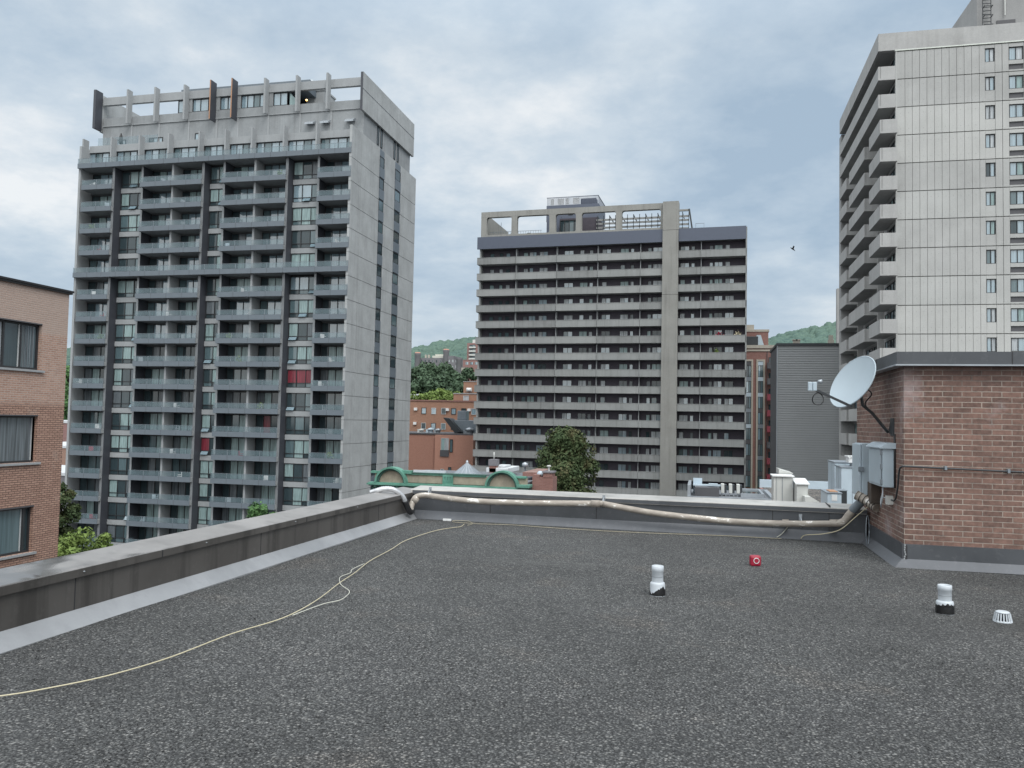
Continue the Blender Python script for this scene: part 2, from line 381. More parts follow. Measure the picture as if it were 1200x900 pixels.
exec_parts = []
# ================================================================ camera
f_, yaw, pitch, roll = 960.85, .229864, .0461778, .0202165
cyw, syw = math.cos(yaw), math.sin(yaw)
w_ = Vector((-syw * math.cos(pitch), cyw * math.cos(pitch), math.sin(pitch)))
r_ = Vector((cyw, syw, 0)); u_ = r_.cross(w_)
r2 = r_ * math.cos(roll) + u_ * math.sin(roll); u2 = -r_ * math.sin(roll) + u_ * math.cos(roll)
cam = bpy.data.cameras.new('camera'); co = bpy.data.objects.new('camera', cam); C.objects.link(co)
cam.sensor_width = 36; cam.lens = f_ / 1200 * 36; cam.clip_end = 6000; cam.clip_start = .05
mw = Matrix.Identity(4)
for i in range(3): mw[i][0] = r2[i]; mw[i][1] = u2[i]; mw[i][2] = -w_[i]
mw[2][3] = H; co.matrix_world = mw
bpy.context.scene.camera = co

# ================================================================ world and sun
wd = bpy.data.worlds.new('World'); bpy.context.scene.world = wd; wd.use_nodes = True
nt = wd.node_tree; nt.nodes.clear()
out = N(nt, 'ShaderNodeOutputWorld')
sky = N(nt, 'ShaderNodeTexSky', sky_type='NISHITA'); sky.sun_disc = False
SUN_EL, SUN_AZ = math.radians(52), math.radians(140)      # azimuth clockwise from +Y
sky.sun_elevation = SUN_EL; sky.sun_rotation = SUN_AZ; sky.air_density = 1.2; sky.dust_density = 2
tc = N(nt, 'ShaderNodeTexCoord'); sp = N(nt, 'ShaderNodeSeparateXYZ'); L(nt, tc.outputs['Generated'], sp.inputs[0])
ab = N(nt, 'ShaderNodeMath', operation='MAXIMUM'); ab.inputs[1].default_value = 0; L(nt, sp.outputs[2], ab.inputs[0])
ad = N(nt, 'ShaderNodeMath', operation='ADD'); ad.inputs[1].default_value = .22; L(nt, ab.outputs[0], ad.inputs[0])
dx = N(nt, 'ShaderNodeMath', operation='DIVIDE'); L(nt, sp.outputs[0], dx.inputs[0]); L(nt, ad.outputs[0], dx.inputs[1])
dy = N(nt, 'ShaderNodeMath', operation='DIVIDE'); L(nt, sp.outputs[1], dy.inputs[0]); L(nt, ad.outputs[0], dy.inputs[1])
cv = N(nt, 'ShaderNodeCombineXYZ'); L(nt, dx.outputs[0], cv.inputs[0]); L(nt, dy.outputs[0], cv.inputs[1])
cmap = N(nt, 'ShaderNodeMapping'); L(nt, cv.outputs[0], cmap.inputs[0]); cmap.inputs['Location'].default_value = (3.1, 1.7, .4)
n1 = noise(nt, cmap.outputs[0], 1.5, 8, .6); n2 = noise(nt, cmap.outputs[0], .38, 3, .5); n3 = noise(nt, cmap.outputs[0], 2.6, 8, .6)
mx = N(nt, 'ShaderNodeMath', operation='MULTIPLY_ADD'); mx.inputs[1].default_value = .9; L(nt, n2, mx.inputs[0]); L(nt, n1, mx.inputs[2])
mx2 = N(nt, 'ShaderNodeMath', operation='MULTIPLY_ADD'); mx2.inputs[1].default_value = .6; L(nt, n3, mx2.inputs[0]); L(nt, mx.outputs[0], mx2.inputs[2])
cloud = ramp(nt, mx2.outputs[0], [(.78, (.41, .53, .66)), (.98, (.53, .64, .75)), (1.12, (.66, .75, .83)), (1.26, (.92, .95, .97))])
nt.nodes[-1]
# ramp input must be 0..1: rescale
for l in list(nt.links):
    if l.from_node == mx2 and l.to_node.type == 'VALTORGB':
        rp = l.to_node; nt.links.remove(l)
mr = N(nt, 'ShaderNodeMapRange'); mr.inputs['From Min'].default_value = 1.05; mr.inputs['From Max'].default_value = 1.47
L(nt, mx2.outputs[0], mr.inputs['Value']); L(nt, mr.outputs[0], rp.inputs['Fac'])
for e, p in zip(rp.color_ramp.elements, (.0, .35, .62, 1.)): e.position = p
# brighter towards the zenith (overcast dome), greyer near the ground
zr = N(nt, 'ShaderNodeMapRange'); zr.inputs['From Min'].default_value = .42; zr.inputs['From Max'].default_value = .95
zr.inputs['To Min'].default_value = 1.; zr.inputs['To Max'].default_value = 2.6; L(nt, sp.outputs[2], zr.inputs['Value'])
br = N(nt, 'ShaderNodeMapRange', interpolation_type='SMOOTHSTEP'); br.inputs['From Min'].default_value = .15; br.inputs['From Max'].default_value = -.7; br.inputs['To Min'].default_value = 1.; br.inputs['To Max'].default_value = 2.1; L(nt, sp.outputs[1], br.inputs['Value'])
zb_ = N(nt, 'ShaderNodeMath', operation='MULTIPLY'); L(nt, zr.outputs[0], zb_.inputs[0]); L(nt, br.outputs[0], zb_.inputs[1])
lowr = N(nt, 'ShaderNodeMapRange'); lowr.inputs['From Min'].default_value = -.05; lowr.inputs['From Max'].default_value = .0; L(nt, sp.outputs[2], lowr.inputs['Value'])
hz = N(nt, 'ShaderNodeMapRange'); hz.inputs['From Min'].default_value = .0; hz.inputs['From Max'].default_value = .22; L(nt, sp.outputs[2], hz.inputs['Value'])
c = mixc(nt, hz.outputs[0], mixc(nt, .55, cloud, (.56, .65, .74)), cloud)
tf = N(nt, 'ShaderNodeMapRange'); tf.inputs['From Min'].default_value = 1.0; tf.inputs['From Max'].default_value = 2.0; L(nt, zb_.outputs[0], tf.inputs['Value'])
c = mixc(nt, tf.outputs[0], c, (.665, .695, .705))
c = mixc(nt, lowr.outputs[0], (.10, .11, .10), c)
bg1 = N(nt, 'ShaderNodeBackground'); L(nt, sky.outputs[0], bg1.inputs[0]); bg1.inputs[1].default_value = .10
bg2 = N(nt, 'ShaderNodeBackground'); L(nt, c, bg2.inputs[0]); L(nt, zb_.outputs[0], bg2.inputs[1])
ms = N(nt, 'ShaderNodeMixShader'); ms.inputs[0].default_value = .9
L(nt, bg1.outputs[0], ms.inputs[1]); L(nt, bg2.outputs[0], ms.inputs[2]); L(nt, ms.outputs[0], out.inputs[0])
sl = bpy.data.lights.new('sun', 'SUN'); sl.energy = 1.5; sl.angle = math.radians(25); sl.color = (1, .975, .94)
so = bpy.data.objects.new('sun', sl); C.objects.link(so)
sd = Vector((math.sin(SUN_AZ) * math.cos(SUN_EL), math.cos(SUN_AZ) * math.cos(SUN_EL), math.sin(SUN_EL)))
so.rotation_euler = sd.to_track_quat('Z', 'Y').to_euler()
s_ = bpy.context.scene; s_.view_settings.view_transform = 'Standard'; s_.view_settings.look = 'None'; s_.view_settings.exposure = 0
# ================================================================ setting: ground, roof
g = MB(); g.quad([(-4000, -2000, ZG), (4000, -2000, ZG), (4000, 420, ZG), (-4000, 420, ZG)]); tag(g.build('ground', 'asphalt'), kind='structure')
g = MB(); g.quad([(-4000, 420, ZG), (4000, 420, ZG), (4000, 6000, ZG), (-4000, 6000, ZG)]); tag(g.build('far_ground', 'grass'), kind='structure')
# street between the blocks
g = MB(); g.box(-39, 60, 52, 66, ZG + .004, ZG + .01); tag(g.build('road', 'roofd'), kind='structure')
def yb(x, off=0): return 11.43 - .0405 * (x + 1.4) - off
rf = MB()
nx, ny = 60, 60
xs = np.linspace(-4.3, 9.0, nx); ys = np.linspace(-8, 11.8, ny)
for i in range(nx):
    for j in range(ny):
        x, y = xs[i], ys[j]
        z = .006 * math.sin(x * 1.7 + y * .6) + .005 * math.sin(y * 2.3 - x * .4) - .02 * math.exp(-((x - 2.27) ** 2 + (y - 7.1) ** 2) / .25) - .008
        rf.v.append((x, y, z))
for i in range(nx - 1):
    for j in range(ny - 1):
        a = i * ny + j; rf.f.append((a, a + ny, a + ny + 1, a + 1)); rf.m.append(0); rf.sm.append(True)
ro = rf.build('roof_surface', 'gravel'); tag(ro, kind='structure')
b_ = MB(); b_.box(-4.45, 9.2, -8.3, 11.9, ZG, -.12); tag(b_.build('roof_deck', 'conc2'), kind='structure')
# loose pebbles lying on the membrane
def pebbles(n, name, rect, matn, smin, smax, dens=1.):
    base = []
    for k in range(5):
        pts = [Vector((random.gauss(0, 1), random.gauss(0, 1), random.gauss(0, 1))).normalized() for _ in range(7)]
        base.append(pts)
    phi = [( 1,0,0),(-1,0,0),(0,1,0),(0,-1,0),(0,0,1),(0,0,-1)]
    F = [(0,2,4),(2,1,4),(1,3,4),(3,0,4),(2,0,5),(1,2,5),(3,1,5),(0,3,5)]
    V = np.array(phi, float)
    x0, x1, y0, y1 = rect
    # denser near the camera
    u = RNG.random(n); yy = y0 + (y1 - y0) * u ** 1.6; xx = x0 + (x1 - x0) * RNG.random(n)
    s = smin + (smax - smin) * RNG.random(n) ** 2
    vs = V[None] * (1 + .5 * (RNG.random((n, 6, 1)) - .5)) * (s[:, None, None] * np.stack([.7 + .6 * RNG.random(n), .7 + .6 * RNG.random(n), .45 + .3 * RNG.random(n)], 1)[:, None, :])
    a = RNG.random(n) * 6.28; ca, sa = np.cos(a)[:, None], np.sin(a)[:, None]
    X = vs[..., 0] * ca - vs[..., 1] * sa + xx[:, None]; Y = vs[..., 0] * sa + vs[..., 1] * ca + yy[:, None]; Z = vs[..., 2] + (s * .25)[:, None] - .006
    co_ = np.stack([X, Y, Z], -1).reshape(-1, 3)
    fc = (np.array(F)[None] + (np.arange(n) * 6)[:, None, None]).reshape(-1, 3)
    me = bpy.data.meshes.new(name); me.vertices.add(len(co_)); me.vertices.foreach_set('co', co_.ravel().astype(np.float32))
    me.loops.add(fc.size); me.loops.foreach_set('vertex_index', fc.ravel().astype(np.int32)); me.polygons.add(len(fc))
    me.polygons.foreach_set('loop_start', (np.arange(len(fc)) * 3).astype(np.int32)); me.update(calc_edges=True); me.materials.append(M[matn])
    o = bpy.data.objects.new(name, me); C.objects.link(o); return o
tag(pebbles(60000, 'roof_gravel', (-4.0, 5.2, 2.4, 9.3), 'stone', .002, .006), 'loose dark grey pebbles spread over the flat roof', 'gravel', kind='stuff')

# ---------------------------------------------------------------- parapets
t = thing('parapet_wall', 'long low parapet clad in brown grey metal along the left side of the roof', 'parapet', (-4.3, 2, 0))
XI = -4.22; Y0, Y1 = -8.0, 11.62
MB().box(-4.42, XI, Y0, Y1 + .2, -.02, .325).build('cladding', 'clad', t)
cp = MB(); cp.prism([(XI + .012, .318), (XI + .018, .372), (XI + .012, .378), (-4.52, .412), (-4.535, .405), (-4.535, .33), (-4.52, .33)], 1, Y0, Y1 + .43)
cpo = cp.build('coping', 'copew', t)
lip = MB(); lip.box(XI + .019, XI + .0225, Y0, Y1 + .0, .316, .371); lip.build('coping_lip', 'clad', t)
fl = MB(); fl.prism([(-4.1, -.015), (-4.1, -.002), (XI + .006, .092), (XI + .003, .092), (XI + .003, -.015)], 1, Y0, Y1); fl.build('base_flashing', 'flash', t)
js = MB()
for y in (-6.4, -3.4, -.4, 1.9, 4.9, 7.35, 10.35):
    js.box(XI + .0, XI + .002, y - .004, y + .004, .095, .318)
    js.box(XI + .0235, XI + .0255, y + .9, y + .91, .317, .372)
js.build('panel_seam', 'seam', t)
sc_ = MB()
for y in (4.95, 6.4, 8.0, 9.6, 2.2): sc_.lathe((XI + .024, y, .345), [(.0, 0), (.008, .0), (.008, .006), (0, .008)], 8)
sc_.build('screw', 'galv', t)
t = thing('parapet_wall', 'low parapet clad in blue grey metal along the far side of the roof', 'parapet', (-1, 11.5, 0))
def pline(mb, x0, x1, prof, m=0, n=8):   # profile (offset from yb outwards, z) swept along the back line
    k = len(prof)
    for i in range(n):
        xa = x0 + (x1 - x0) * i / n; xb = x0 + (x1 - x0) * (i + 1) / n
        for j in range(k - 1):
            (o0, z0), (o1, z1) = prof[j], prof[j + 1]
            mb.quad([(xa, yb(xa) + o0, z0), (xb, yb(xb) + o0, z0), (xb, yb(xb) + o1, z1), (xa, yb(xa) + o1, z1)], m)
    return mb
pline(MB(), -4.215, 2.06, [(.09, -.02), (.09, .37), (.4, .37), (.4, -.3)]).build('cladding', 'clad2', t)
pline(MB(), -4.23, 2.06, [(.09, .355), (.065, .355), (.062, .415), (.07, .42), (.5, .445), (.515, .44), (.515, .36), (.5, .36), (.5, .3)]).build('coping', 'cope', t)
pline(MB(), -4.20, 2.06, [(.058, .362), (.058, .408)]).build('coping_lip', 'clad2', t)
pline(MB(), -4.16, 2.03, [(0, -.012), (0, .0), (.083, .115), (.088, .115)]).build('base_flashing', 'flashd', t)
js = MB()
for x in (-3.0, -1.45, .9, 1.6):
    js.box(x, x + .008, yb(x) + .084, yb(x) + .095, .12, .355)
    js.box(x + .01, x + .02, yb(x) + .066, yb(x) + .51, .425, .449) if x > 1 else None
js.build('panel_seam', 'seam', t)

# ---------------------------------------------------------------- cords
def smooth(pts, n=6, z=.01):
    P = [Vector((p[0], p[1], p[2] if len(p) > 2 else z)) for p in pts]; o = []
    for i in range(len(P) - 1):
        p0, p1, p2, p3 = P[max(i - 1, 0)], P[i], P[i + 1], P[min(i + 2, len(P) - 1)]
        for k in range(n):
            t_ = k / n; o.append(.5 * ((2 * p1) + (p2 - p0) * t_ + (2 * p0 - 5 * p1 + 4 * p2 - p3) * t_ * t_ + (3 * p1 - p0 - 3 * p2 + p3) * t_ ** 3))
    o.append(P[-1]); return o
cd = [(-3.75, 3.3), (-3.458, 3.532), (-3.316, 3.712), (-3.172, 3.982), (-3.076, 4.369), (-3.032, 4.934), (-2.927, 5.45), (-2.963, 6.023), (-3.092, 6.737), (-3.165, 7.227), (-3.288, 7.882), (-3.359, 8.625), (-3.446, 9.283), (-3.433, 9.919), (-3.38, 10.376), (-3.28, 10.659), (-3.21, 10.822), (-3.245, 11.107)]
o = MB().tube(smooth(cd), .0038, 6).build('cord', 'cordy'); tag(o, 'long cream cord running diagonally across the dark gravel to the far corner', 'cord')
o = MB().tube(smooth([(-2.902, 5.534), (-2.859, 5.93), (-2.8, 6.078), (-2.802, 6.21), (-2.862, 6.434), (-3.018, 6.629), (-3.10, 6.76), (-3.202, 6.991), (-3.20, 7.2), (-3.26, 7.381), (-3.277, 7.705)]), .0035, 6).build('cord', 'cordg')
tag(o, 'thin pale cord bulging in a loose loop beside the long cream cord', 'cord')
o = MB().tube(smooth([(-3.16, 10.98), (-3.16, 11.2), (-3.435, 11.26), (-3.5, 11.42), (-3.42, 11.47), (-3.28, 11.45), (-3.194, 11.3), (-3.067, 11.2), (-2.597, 11.27), (-2.093, 11.179), (-1.375, 11.12), (-.688, 11.13), (-.1, 11.2), (.3, 11.24), (.677, 11.23), (1.0, 11.22)]), .0024, 6).build('cord', 'cordy')
tag(o, 'pale cord looped at the far corner then lying along the foot of the far parapet', 'cord')
o = MB().box(-3.66, -3.54, 11.42, 11.45, 0, .03).box(-3.60, -3.585, 11.415, 11.42, .005, .034).build('scrap', 'white', bevel=.004); tag(o, 'small white scrap at the foot of the far parapet near the corner', 'scrap')

# ---------------------------------------------------------------- pipe along the far parapet
t = thing('drain_pipe', 'peeling beige pipe sagging along the far parapet', 'pipe', (-1, 11.3, 0))
pp = [(-4.13, 11.33, .135), (-4.12, 11.40, .25), (-4.08, 11.45, .325), (-3.94, 11.46, .352), (-3.75, 11.46, .335), (-3.55, 11.45, .32), (-3.15, 11.43, .30), (-2.39, 11.41, .31), (-1.42, 11.37, .345), (-1.30, 11.365, .34), (-.72, 11.34, .262), (-.15, 11.32, .22), (.41, 11.30, .192), (1.05, 11.27, .20), (1.62, 11.245, .228), (1.70, 11.24, .232)]
pp = [(a, min(b, yb(a) - .0), c) for a, b, c in pp]
MB().tube(smooth(pp, 5), .042, 14).build('pipe_run', 'pipe', t)
for p, q in (((-4.11, 11.405, .25), (-4.07, 11.44, .315)), ((-1.50, 11.37, .343), (-1.38, 11.365, .346)), ((1.02, yb(1.02), .198), (1.10, yb(1.1), .203)), ((1.60, yb(1.6), .227), (1.70, yb(1.7), .234))):
    MB().tube([p, q], .049, 14).build('collar', 'pipe', t)
MB().tube(smooth([(1.69, 11.24, .235), (1.76, 11.22, .27), (1.82, 11.2, .36), (1.90, 11.18, .46)], 4), .048, 12).build('elbow', 'pipe', t)
for x, z in ((-3.92, .352), (-1.34, .345), (1.25, .212)):
    y = yb(x)
    br = MB().tube([(x, y + .0, z - .055), (x, y - .05, z - .02), (x, y - .05, z + .03), (x, y, z + .06), (x, y + .07, z + .08)], .009, 6).box(x - .02, x + .02, y + .055, y + .062, z + .03, z + .11)
    br.build('bracket', 'galv', t)
t = thing('flexible_duct', 'ribbed silver hose bent over the left parapet with a black end', 'duct', (-4.3, 11.1, 0))
fp = smooth([(-4.62, 11.0, .40), (-4.52, 11.02, .435), (-4.42, 11.05, .46), (-4.30, 11.1, .445), (-4.20, 11.16, .36), (-4.16, 11.2, .27)], 8)
mb = MB(); mb.tube(fp, [.034 + .004 * (i % 2) for i in range(len(fp))], 12); mb.build('hose', 'silver', t)
MB().tube(smooth([(-4.165, 11.19, .285), (-4.14, 11.24, .19), (-4.12, 11.29, .12), (-4.12, 11.34, .12)], 4), .042, 12).build('hose_end', 'black', t)
# wrapped pipe rising beside the penthouse
t = thing('insulated_pipe', 'taped grey insulated pipe climbing from the far parapet to the electrical cabinets', 'pipe', (1.95, 11.1, 0))
ip = smooth([(1.86, 11.19, .42), (1.91, 11.1, .50), (1.93, 11.04, .54), (1.94, 11.0, .57)], 6)
MB().tube(ip, .055, 12).build('pipe_sleeve', 'utilityd', t)
wr = smooth([(1.87, 11.0, .625), (1.95, 10.95, .585), (2.03, 10.88, .53), (2.07, 10.8, .49)], 8)
MB().tube(wr, [.058 + .003 * math.sin(i * 1.7) for i in range(len(wr))], 12).build('wrapped_elbow', 'pipe', t)
cl = MB()
for i in range(1, len(wr) - 1, 4): cl.tube([wr[i], wr[i] + (wr[i + 1] - wr[i]) * .45], .062, 12)
cl.build('strap', 'black', t)
o = MB().tube(smooth([(1.25, yb(1.25), .01), (1.30, yb(1.3) - .02, .06), (1.50, 11.19, .1), (1.70, 11.14, .17), (1.86, 11.08, .33), (1.97, 10.95, .47), (2.04, 10.85, .55)]), .006, 6).build('cable', 'cordy'); tag(o, 'cream cable climbing from the roof past the pipe elbow to the brick penthouse', 'cable')
o = MB().tube(smooth([(.95, yb(.95) - .01, .01), (1.02, yb(1) + .02, .06), (1.09, yb(1.1) + .07, .14)]), .007, 6).build('cable', 'cordg'); tag(o, 'short pale cable stub leaning on the far parapet below the pipe', 'cable')
lp = [(2.0 + .05 * math.cos(a) * .6, 11.0 + .06 * math.cos(a), .19 + .19 * math.sin(a)) for a in np.linspace(0, 2 * math.pi, 28)]
o = MB().tube(lp, .006, 6).build('cable_loop', 'utilityd'); tag(o, 'hanging grey cable loop beside the foot of the brick penthouse', 'cable')

# ---------------------------------------------------------------- roof vents, strainer, bell
def vent(x, y, label, h, r, seed):
    t = thing('vent_pipe', label, 'vent', (x, y, 0), 0)
    rng = random.Random(seed)
    MB().lathe((x, y, 0), [(r * 1.34, -.02), (r * 1.30, h * .34), (r * 1.22, h * .40), (r * .98, h * .425)], 28).build('base_sleeve', 'pvc', t)
    MB().lathe((x, y, 0), [(r, h * .40), (r, h * .80), (r * 1.05, h * .81), (r * 1.05, h * .99), (r * .98, h), (r * .86, h), (r * .86, h * .7)], 28).build('pipe', 'pvc', t)
    MB().lathe((x, y, 0), [(r * 1.012, h * .60), (r * 1.03, h * .61), (r * 1.03, h * .625), (r * 1.012, h * .635)], 28).build('clamp_band', 'galv', t)
    MB().lathe((x, y, 0), [(r * .85, h * .72), (0, h * .72)], 20).build('pipe_cavity', 'dark', t)
    # ragged tar collar
    mb = MB(); seg = 40; n0 = 0
    for j in range(seg):
        a = 2 * math.pi * j / seg; top = h * ((.10 if seed == 3 else .24) + .09 * rng.random() + (.11 if seed == 3 else .03) * math.sin(2 * a + seed))
        for rr, zz in ((r * 1.39, -.01), (r * 1.375, top * .6), (r * 1.35, top)):
            mb.v.append((x + rr * math.cos(a), y + rr * math.sin(a), zz))
    for j in range(seg):
        for k in range(2):
            a = j * 3 + k; b2 = ((j + 1) % seg) * 3 + k; mb.f.append((a, b2, b2 + 1, a + 1)); mb.m.append(0); mb.sm.append(True)
    mb.build('tar_collar', 'tar', t)
vent(-.371, 7.24, 'white vent pipe standing alone in the middle of the gravel with torn black tar', .238, .049, 3)
vent(1.902, 7.28, 'white vent pipe with solid black tar foot nearest the roof drain', .212, .05, 5)
t = thing('roof_drain', 'slotted white dome drain strainer at the right edge', 'drain', (2.30, 7.18, -.02))
x, y, k_ = 2.275, 7.14, .72
MB().lathe((x, y, -.01), [(.0, .098 * k_), (.05 * k_, .10 * k_), (.068 * k_, .092 * k_), (.072 * k_, .082 * k_), (.066 * k_, .08 * k_)], 28).build('cap', 'pvc', t)
fr = MB()
for j in range(18):
    a = 2 * math.pi * j / 18; ca, sa = math.cos(a), math.sin(a)
    fr.bar((x + .069 * k_ * ca, y + .069 * k_ * sa, .078 * k_ - .01), (x + .088 * k_ * ca, y + .088 * k_ * sa, -.02), .008, .010)
fr.build('rib', 'pvc', t)
MB().lathe((x, y, -.02), [(.092 * k_, .0), (.092 * k_, .012), (.075 * k_, .012)], 28).build('ring', 'pvc', t)
MB().lathe((x, y, -.015), [(.045 * k_, .0), (.04 * k_, .06), (0, .06)], 16).build('cavity', 'dark', t)
t = thing('alarm_box', 'small red metal box with a white ring lying on the gravel', 'box', (.542, 9.03, 0), .15)
MB().box(-.055, .055, -.045, .045, -.005, .105).build('housing', 'red', t, local=True, bevel=.02)
rg = MB(); rg.tube([(.004 + .027 * math.cos(a), -.048, .055 + .027 * math.sin(a)) for a in np.linspace(0, 2 * math.pi, 25)], .0035, 6); rg.build('ring', 'white', t, local=True)
MB().tube([(.004, -.044, .055), (.004, -.05, .055)], .022, 16).build('button', 'red', t, local=True)

# ---------------------------------------------------------------- brick penthouse
XP, YP = 2.1, 9.55
t = thing('brick_penthouse', 'red brown brick rooftop penthouse with dark metal coping on the right', 'penthouse', (5.5, 11, 0))
MB().box(XP, 9.4, YP, 12.32, .2, 2.16).build('brick_wall', 'brickP', t)
MB().box(XP - .022, 9.43, YP - .022, 12.34, -.02, .235).build('base_cladding', 'clad2', t)
fl = MB()
fl.quad([(XP - .025, YP - .025, .08), (9.5, YP - .025, .08), (9.5, YP - .12, -.004), (XP - .12, YP - .12, -.004)])
fl.quad([(XP - .025, 12.3, .08), (XP - .025, YP - .025, .08), (XP - .12, YP - .12, -.004), (XP - .12, 12.3, -.004)])
fl.build('base_flashing', 'flashd', t)
cpz = MB(); cpz.box(XP - .09, 9.5, YP - .09, 12.42, 2.145, 2.285); cpz.build('coping', 'clad2', t)
dl = MB(); dl.box(XP - .105, 9.51, YP - .105, 12.43, 2.135, 2.150); dl.build('drip_edge', 'galv', t)
js = MB()
js.box(3.12, 3.128, YP - .094, YP - .088, 2.152, 2.284); js.box(XP - .094, XP - .088, 10.5, 10.508, 2.152, 2.284)
js.box(2.095, 2.125, YP - .03, YP - .0235, .03, .225); js.box(3.9, 3.906, YP - .026, YP - .02, .10, .23)
js.build('seam', 'seam', t)
sl_ = MB()   # lumpy sealant at the base corner
for k in range(9):
    z = .03 + k * .024; sl_.lathe((2.095 + random.uniform(-.008, .012), YP - .03, z), [(0, -.016), (.007, -.008), (.008, .006), (0, .014)], 8)
sl_.build('sealant', 'conc1l', t)
# conduit around the corner
t = thing('conduit', 'thin grey conduit running across the brick front and down the side', 'conduit', (3, 9.5, 1))
cpts = [(7.0, YP - .03, .985), (4.5, YP - .03, 1.01), (3.3, YP - .03, 1.035), (2.5, YP - .03, 1.052), (2.13, YP - .03, 1.06), (2.07, YP - .01, 1.05), (2.065, YP + .06, 1.0), (2.065, YP + .12, .85), (2.065, YP + .2, .72), (2.065, YP + .3, .665), (2.065, 9.98, .66)]
MB().tube(smooth(cpts, 4), .010, 8).build('conduit_run', 'blackm', t)
cs = MB()
for x in (2.5, 3.1, 3.9): cs.box(x - .012, x + .012, YP - .046, YP, 1.02 - (x - 3.3) * .018, 1.06 - (x - 3.3) * .018)
cs.build('clip', 'utilityd', t)
o = MB().box(2.03, 2.1, 10.05, 10.13, .60, .70).box(2.026, 2.03, 10.06, 10.12, .61, .69).build('junction_box', 'offwhite', bevel=.006); tag(o, 'small off-white junction box on the brick under the electrical cabinets', 'junction box')
# cabinets on the side wall
t = thing('electrical_cabinet', 'pale grey electrical cabinet with rounded top and hinged door on the brick side wall', 'cabinet', (2.05, 10.4, .8))
body = MB(); body.box(1.966, 2.1, 9.951, 10.72, .80, 1.235); body.build('housing', 'utility', t, bevel=.008)
hood = MB(); n = 10
prof = [(1.935, 1.235)] + [(1.935 + .165 * k / n, 1.245 + .055 * math.sin(math.pi * .5 * min(1, k / n * 1.6))) for k in range(n + 1)] + [(2.1, 1.235)]
hood.prism(prof, 1, 9.92, 10.76); hood.build('hood', 'utility', t)
dr = MB(); dr.box(1.956, 1.965, 9.99, 10.69, .825, 1.215); dr.build('door', 'utility', t, bevel=.004)
hg = MB()
for z in (.86, 1.03, 1.19): hg.box(1.945, 1.972, 9.955, 9.99, z - .03, z + .03)
hg.tube([(1.955, 9.962, .83), (1.955, 9.962, 1.21)], .006, 6)
hg.build('hinge', 'utilityd', t, bevel=.004)
MB().tube([(2.09, 9.945, 1.40), (2.09, 9.935, 1.2), (2.09, 9.935, .80)], .012, 8).build('cable_cover', 'black', t)
t = thing('electrical_cabinet', 'taller pale grey cabinet with a latch hanging behind the rounded one', 'cabinet', (2.0, 11, .6))
MB().box(1.93, 2.1, 10.98, 11.5, .60, 1.27).build('housing', 'utility', t, bevel=.008)
MB().box(1.90, 1.928, 10.985, 11.49, .61, 1.26).build('door', 'utility', t, bevel=.006)
MB().box(1.885, 1.95, 10.955, 10.978, .92, .98).build('latch', 'utilityd', t, bevel=.004)
MB().box(1.99, 2.098, 10.73, 10.96, .55, .80).build('shade_block', 'bark', t, bevel=.005)  # brown block stands in for the shaded lower face of the cabinet
o = MB().tube(smooth([(2.0, 10.1, .79), (1.99, 10.08, .68), (2.0, 10.2, .58), (2.03, 10.35, .55), (2.04, 10.42, .62), (2.06, 10.4, .72)]), .008, 6).tube([(2.02, 10.3, .67), (2.06, 10.1, .665)], .006, 6).build('cable', 'pvc'); tag(o, 'white cable drooping under the rounded electrical cabinet', 'cable')

# ---------------------------------------------------------------- satellite dish
t = thing('satellite_dish', 'grey satellite dish on a bent black mast beside the brick penthouse', 'satellite dish', (2.1, 10.1, 1.48))
cD = Vector((1.685, 10.2, 2.0))
vw = (cD - Vector((0, 0, H))).normalized(); e1 = (r2 - vw * r2.dot(vw)).normalized(); e2 = (u2 - vw * u2.dot(vw)).normalized()
nD = (-vw * .55 - e1 * .68 + e2 * .48).normalized()
vD = (e2 * .82 + e1 * .57); vD = (vD - nD * vD.dot(nD)).normalized(); hD = nD.cross(vD)
A, B, dep = .335, .32, .05
mb = MB(); seg = 48; rings = 9
def dp(i, j, back=0):
    rr = i / rings; a = 2 * math.pi * j / seg
    return cD + vD * (A * rr * math.cos(a)) + hD * (B * rr * math.sin(a)) + nD * (dep * (rr * rr - 1) - back)
for back in (0, .012):
    base = len(mb.v)
    for i in range(rings + 1):
        for j in range(seg): mb.v.append(tuple(dp(i, j, back)))
    for i in range(rings):
        for j in range(seg):
            a = base + i * seg + j; b2 = base + i * seg + (j + 1) % seg
            fce = (a, b2, b2 + seg, a + seg)
            mb.f.append(fce if back else tuple(reversed(fce))); mb.m.append(0); mb.sm.append(True)
mb.build('reflector', 'dish', t)
mb = MB(); mb.tube([cD + vD * ((A + .002) * math.cos(a)) + hD * ((B + .002) * math.sin(a)) - nD * .006 for a in np.linspace(0, 2 * math.pi, 61)], .009, 8, caps=False); mb.build('rim', 'dish', t)
bot = cD - vD * A * .97 - nD * .01
def px(x, y, Yp):
    d = w_ * f_ + r2 * (x - 600) - u2 * (y - 450); k = Yp / d.y; return Vector((0, 0, H)) + d * k
lnb = px(956, 457, 9.86)
a0 = px(998, 476.5, 10.02); MB().bar(a0, lnb, .018, .026).build('feed_arm', 'blackm', t)
ar = (a0 - lnb).normalized()
hd = MB()
c0 = px(951.5, 452.8, 9.86)
for dxx in (-.022, .03):
    q = c0 + r2 * dxx; hd.bar(q - u2 * .05, q + u2 * .05, .045, .06)
hd.build('receiver_head', 'utility', t, bevel=.006)
hr = MB(); q = px(961.5, 447.5, 9.86); hr.tube([q - r2 * .03, q + r2 * .015 + u2 * .005], [.018, .026], 12); hr.build('feed_horn', 'galv', t)
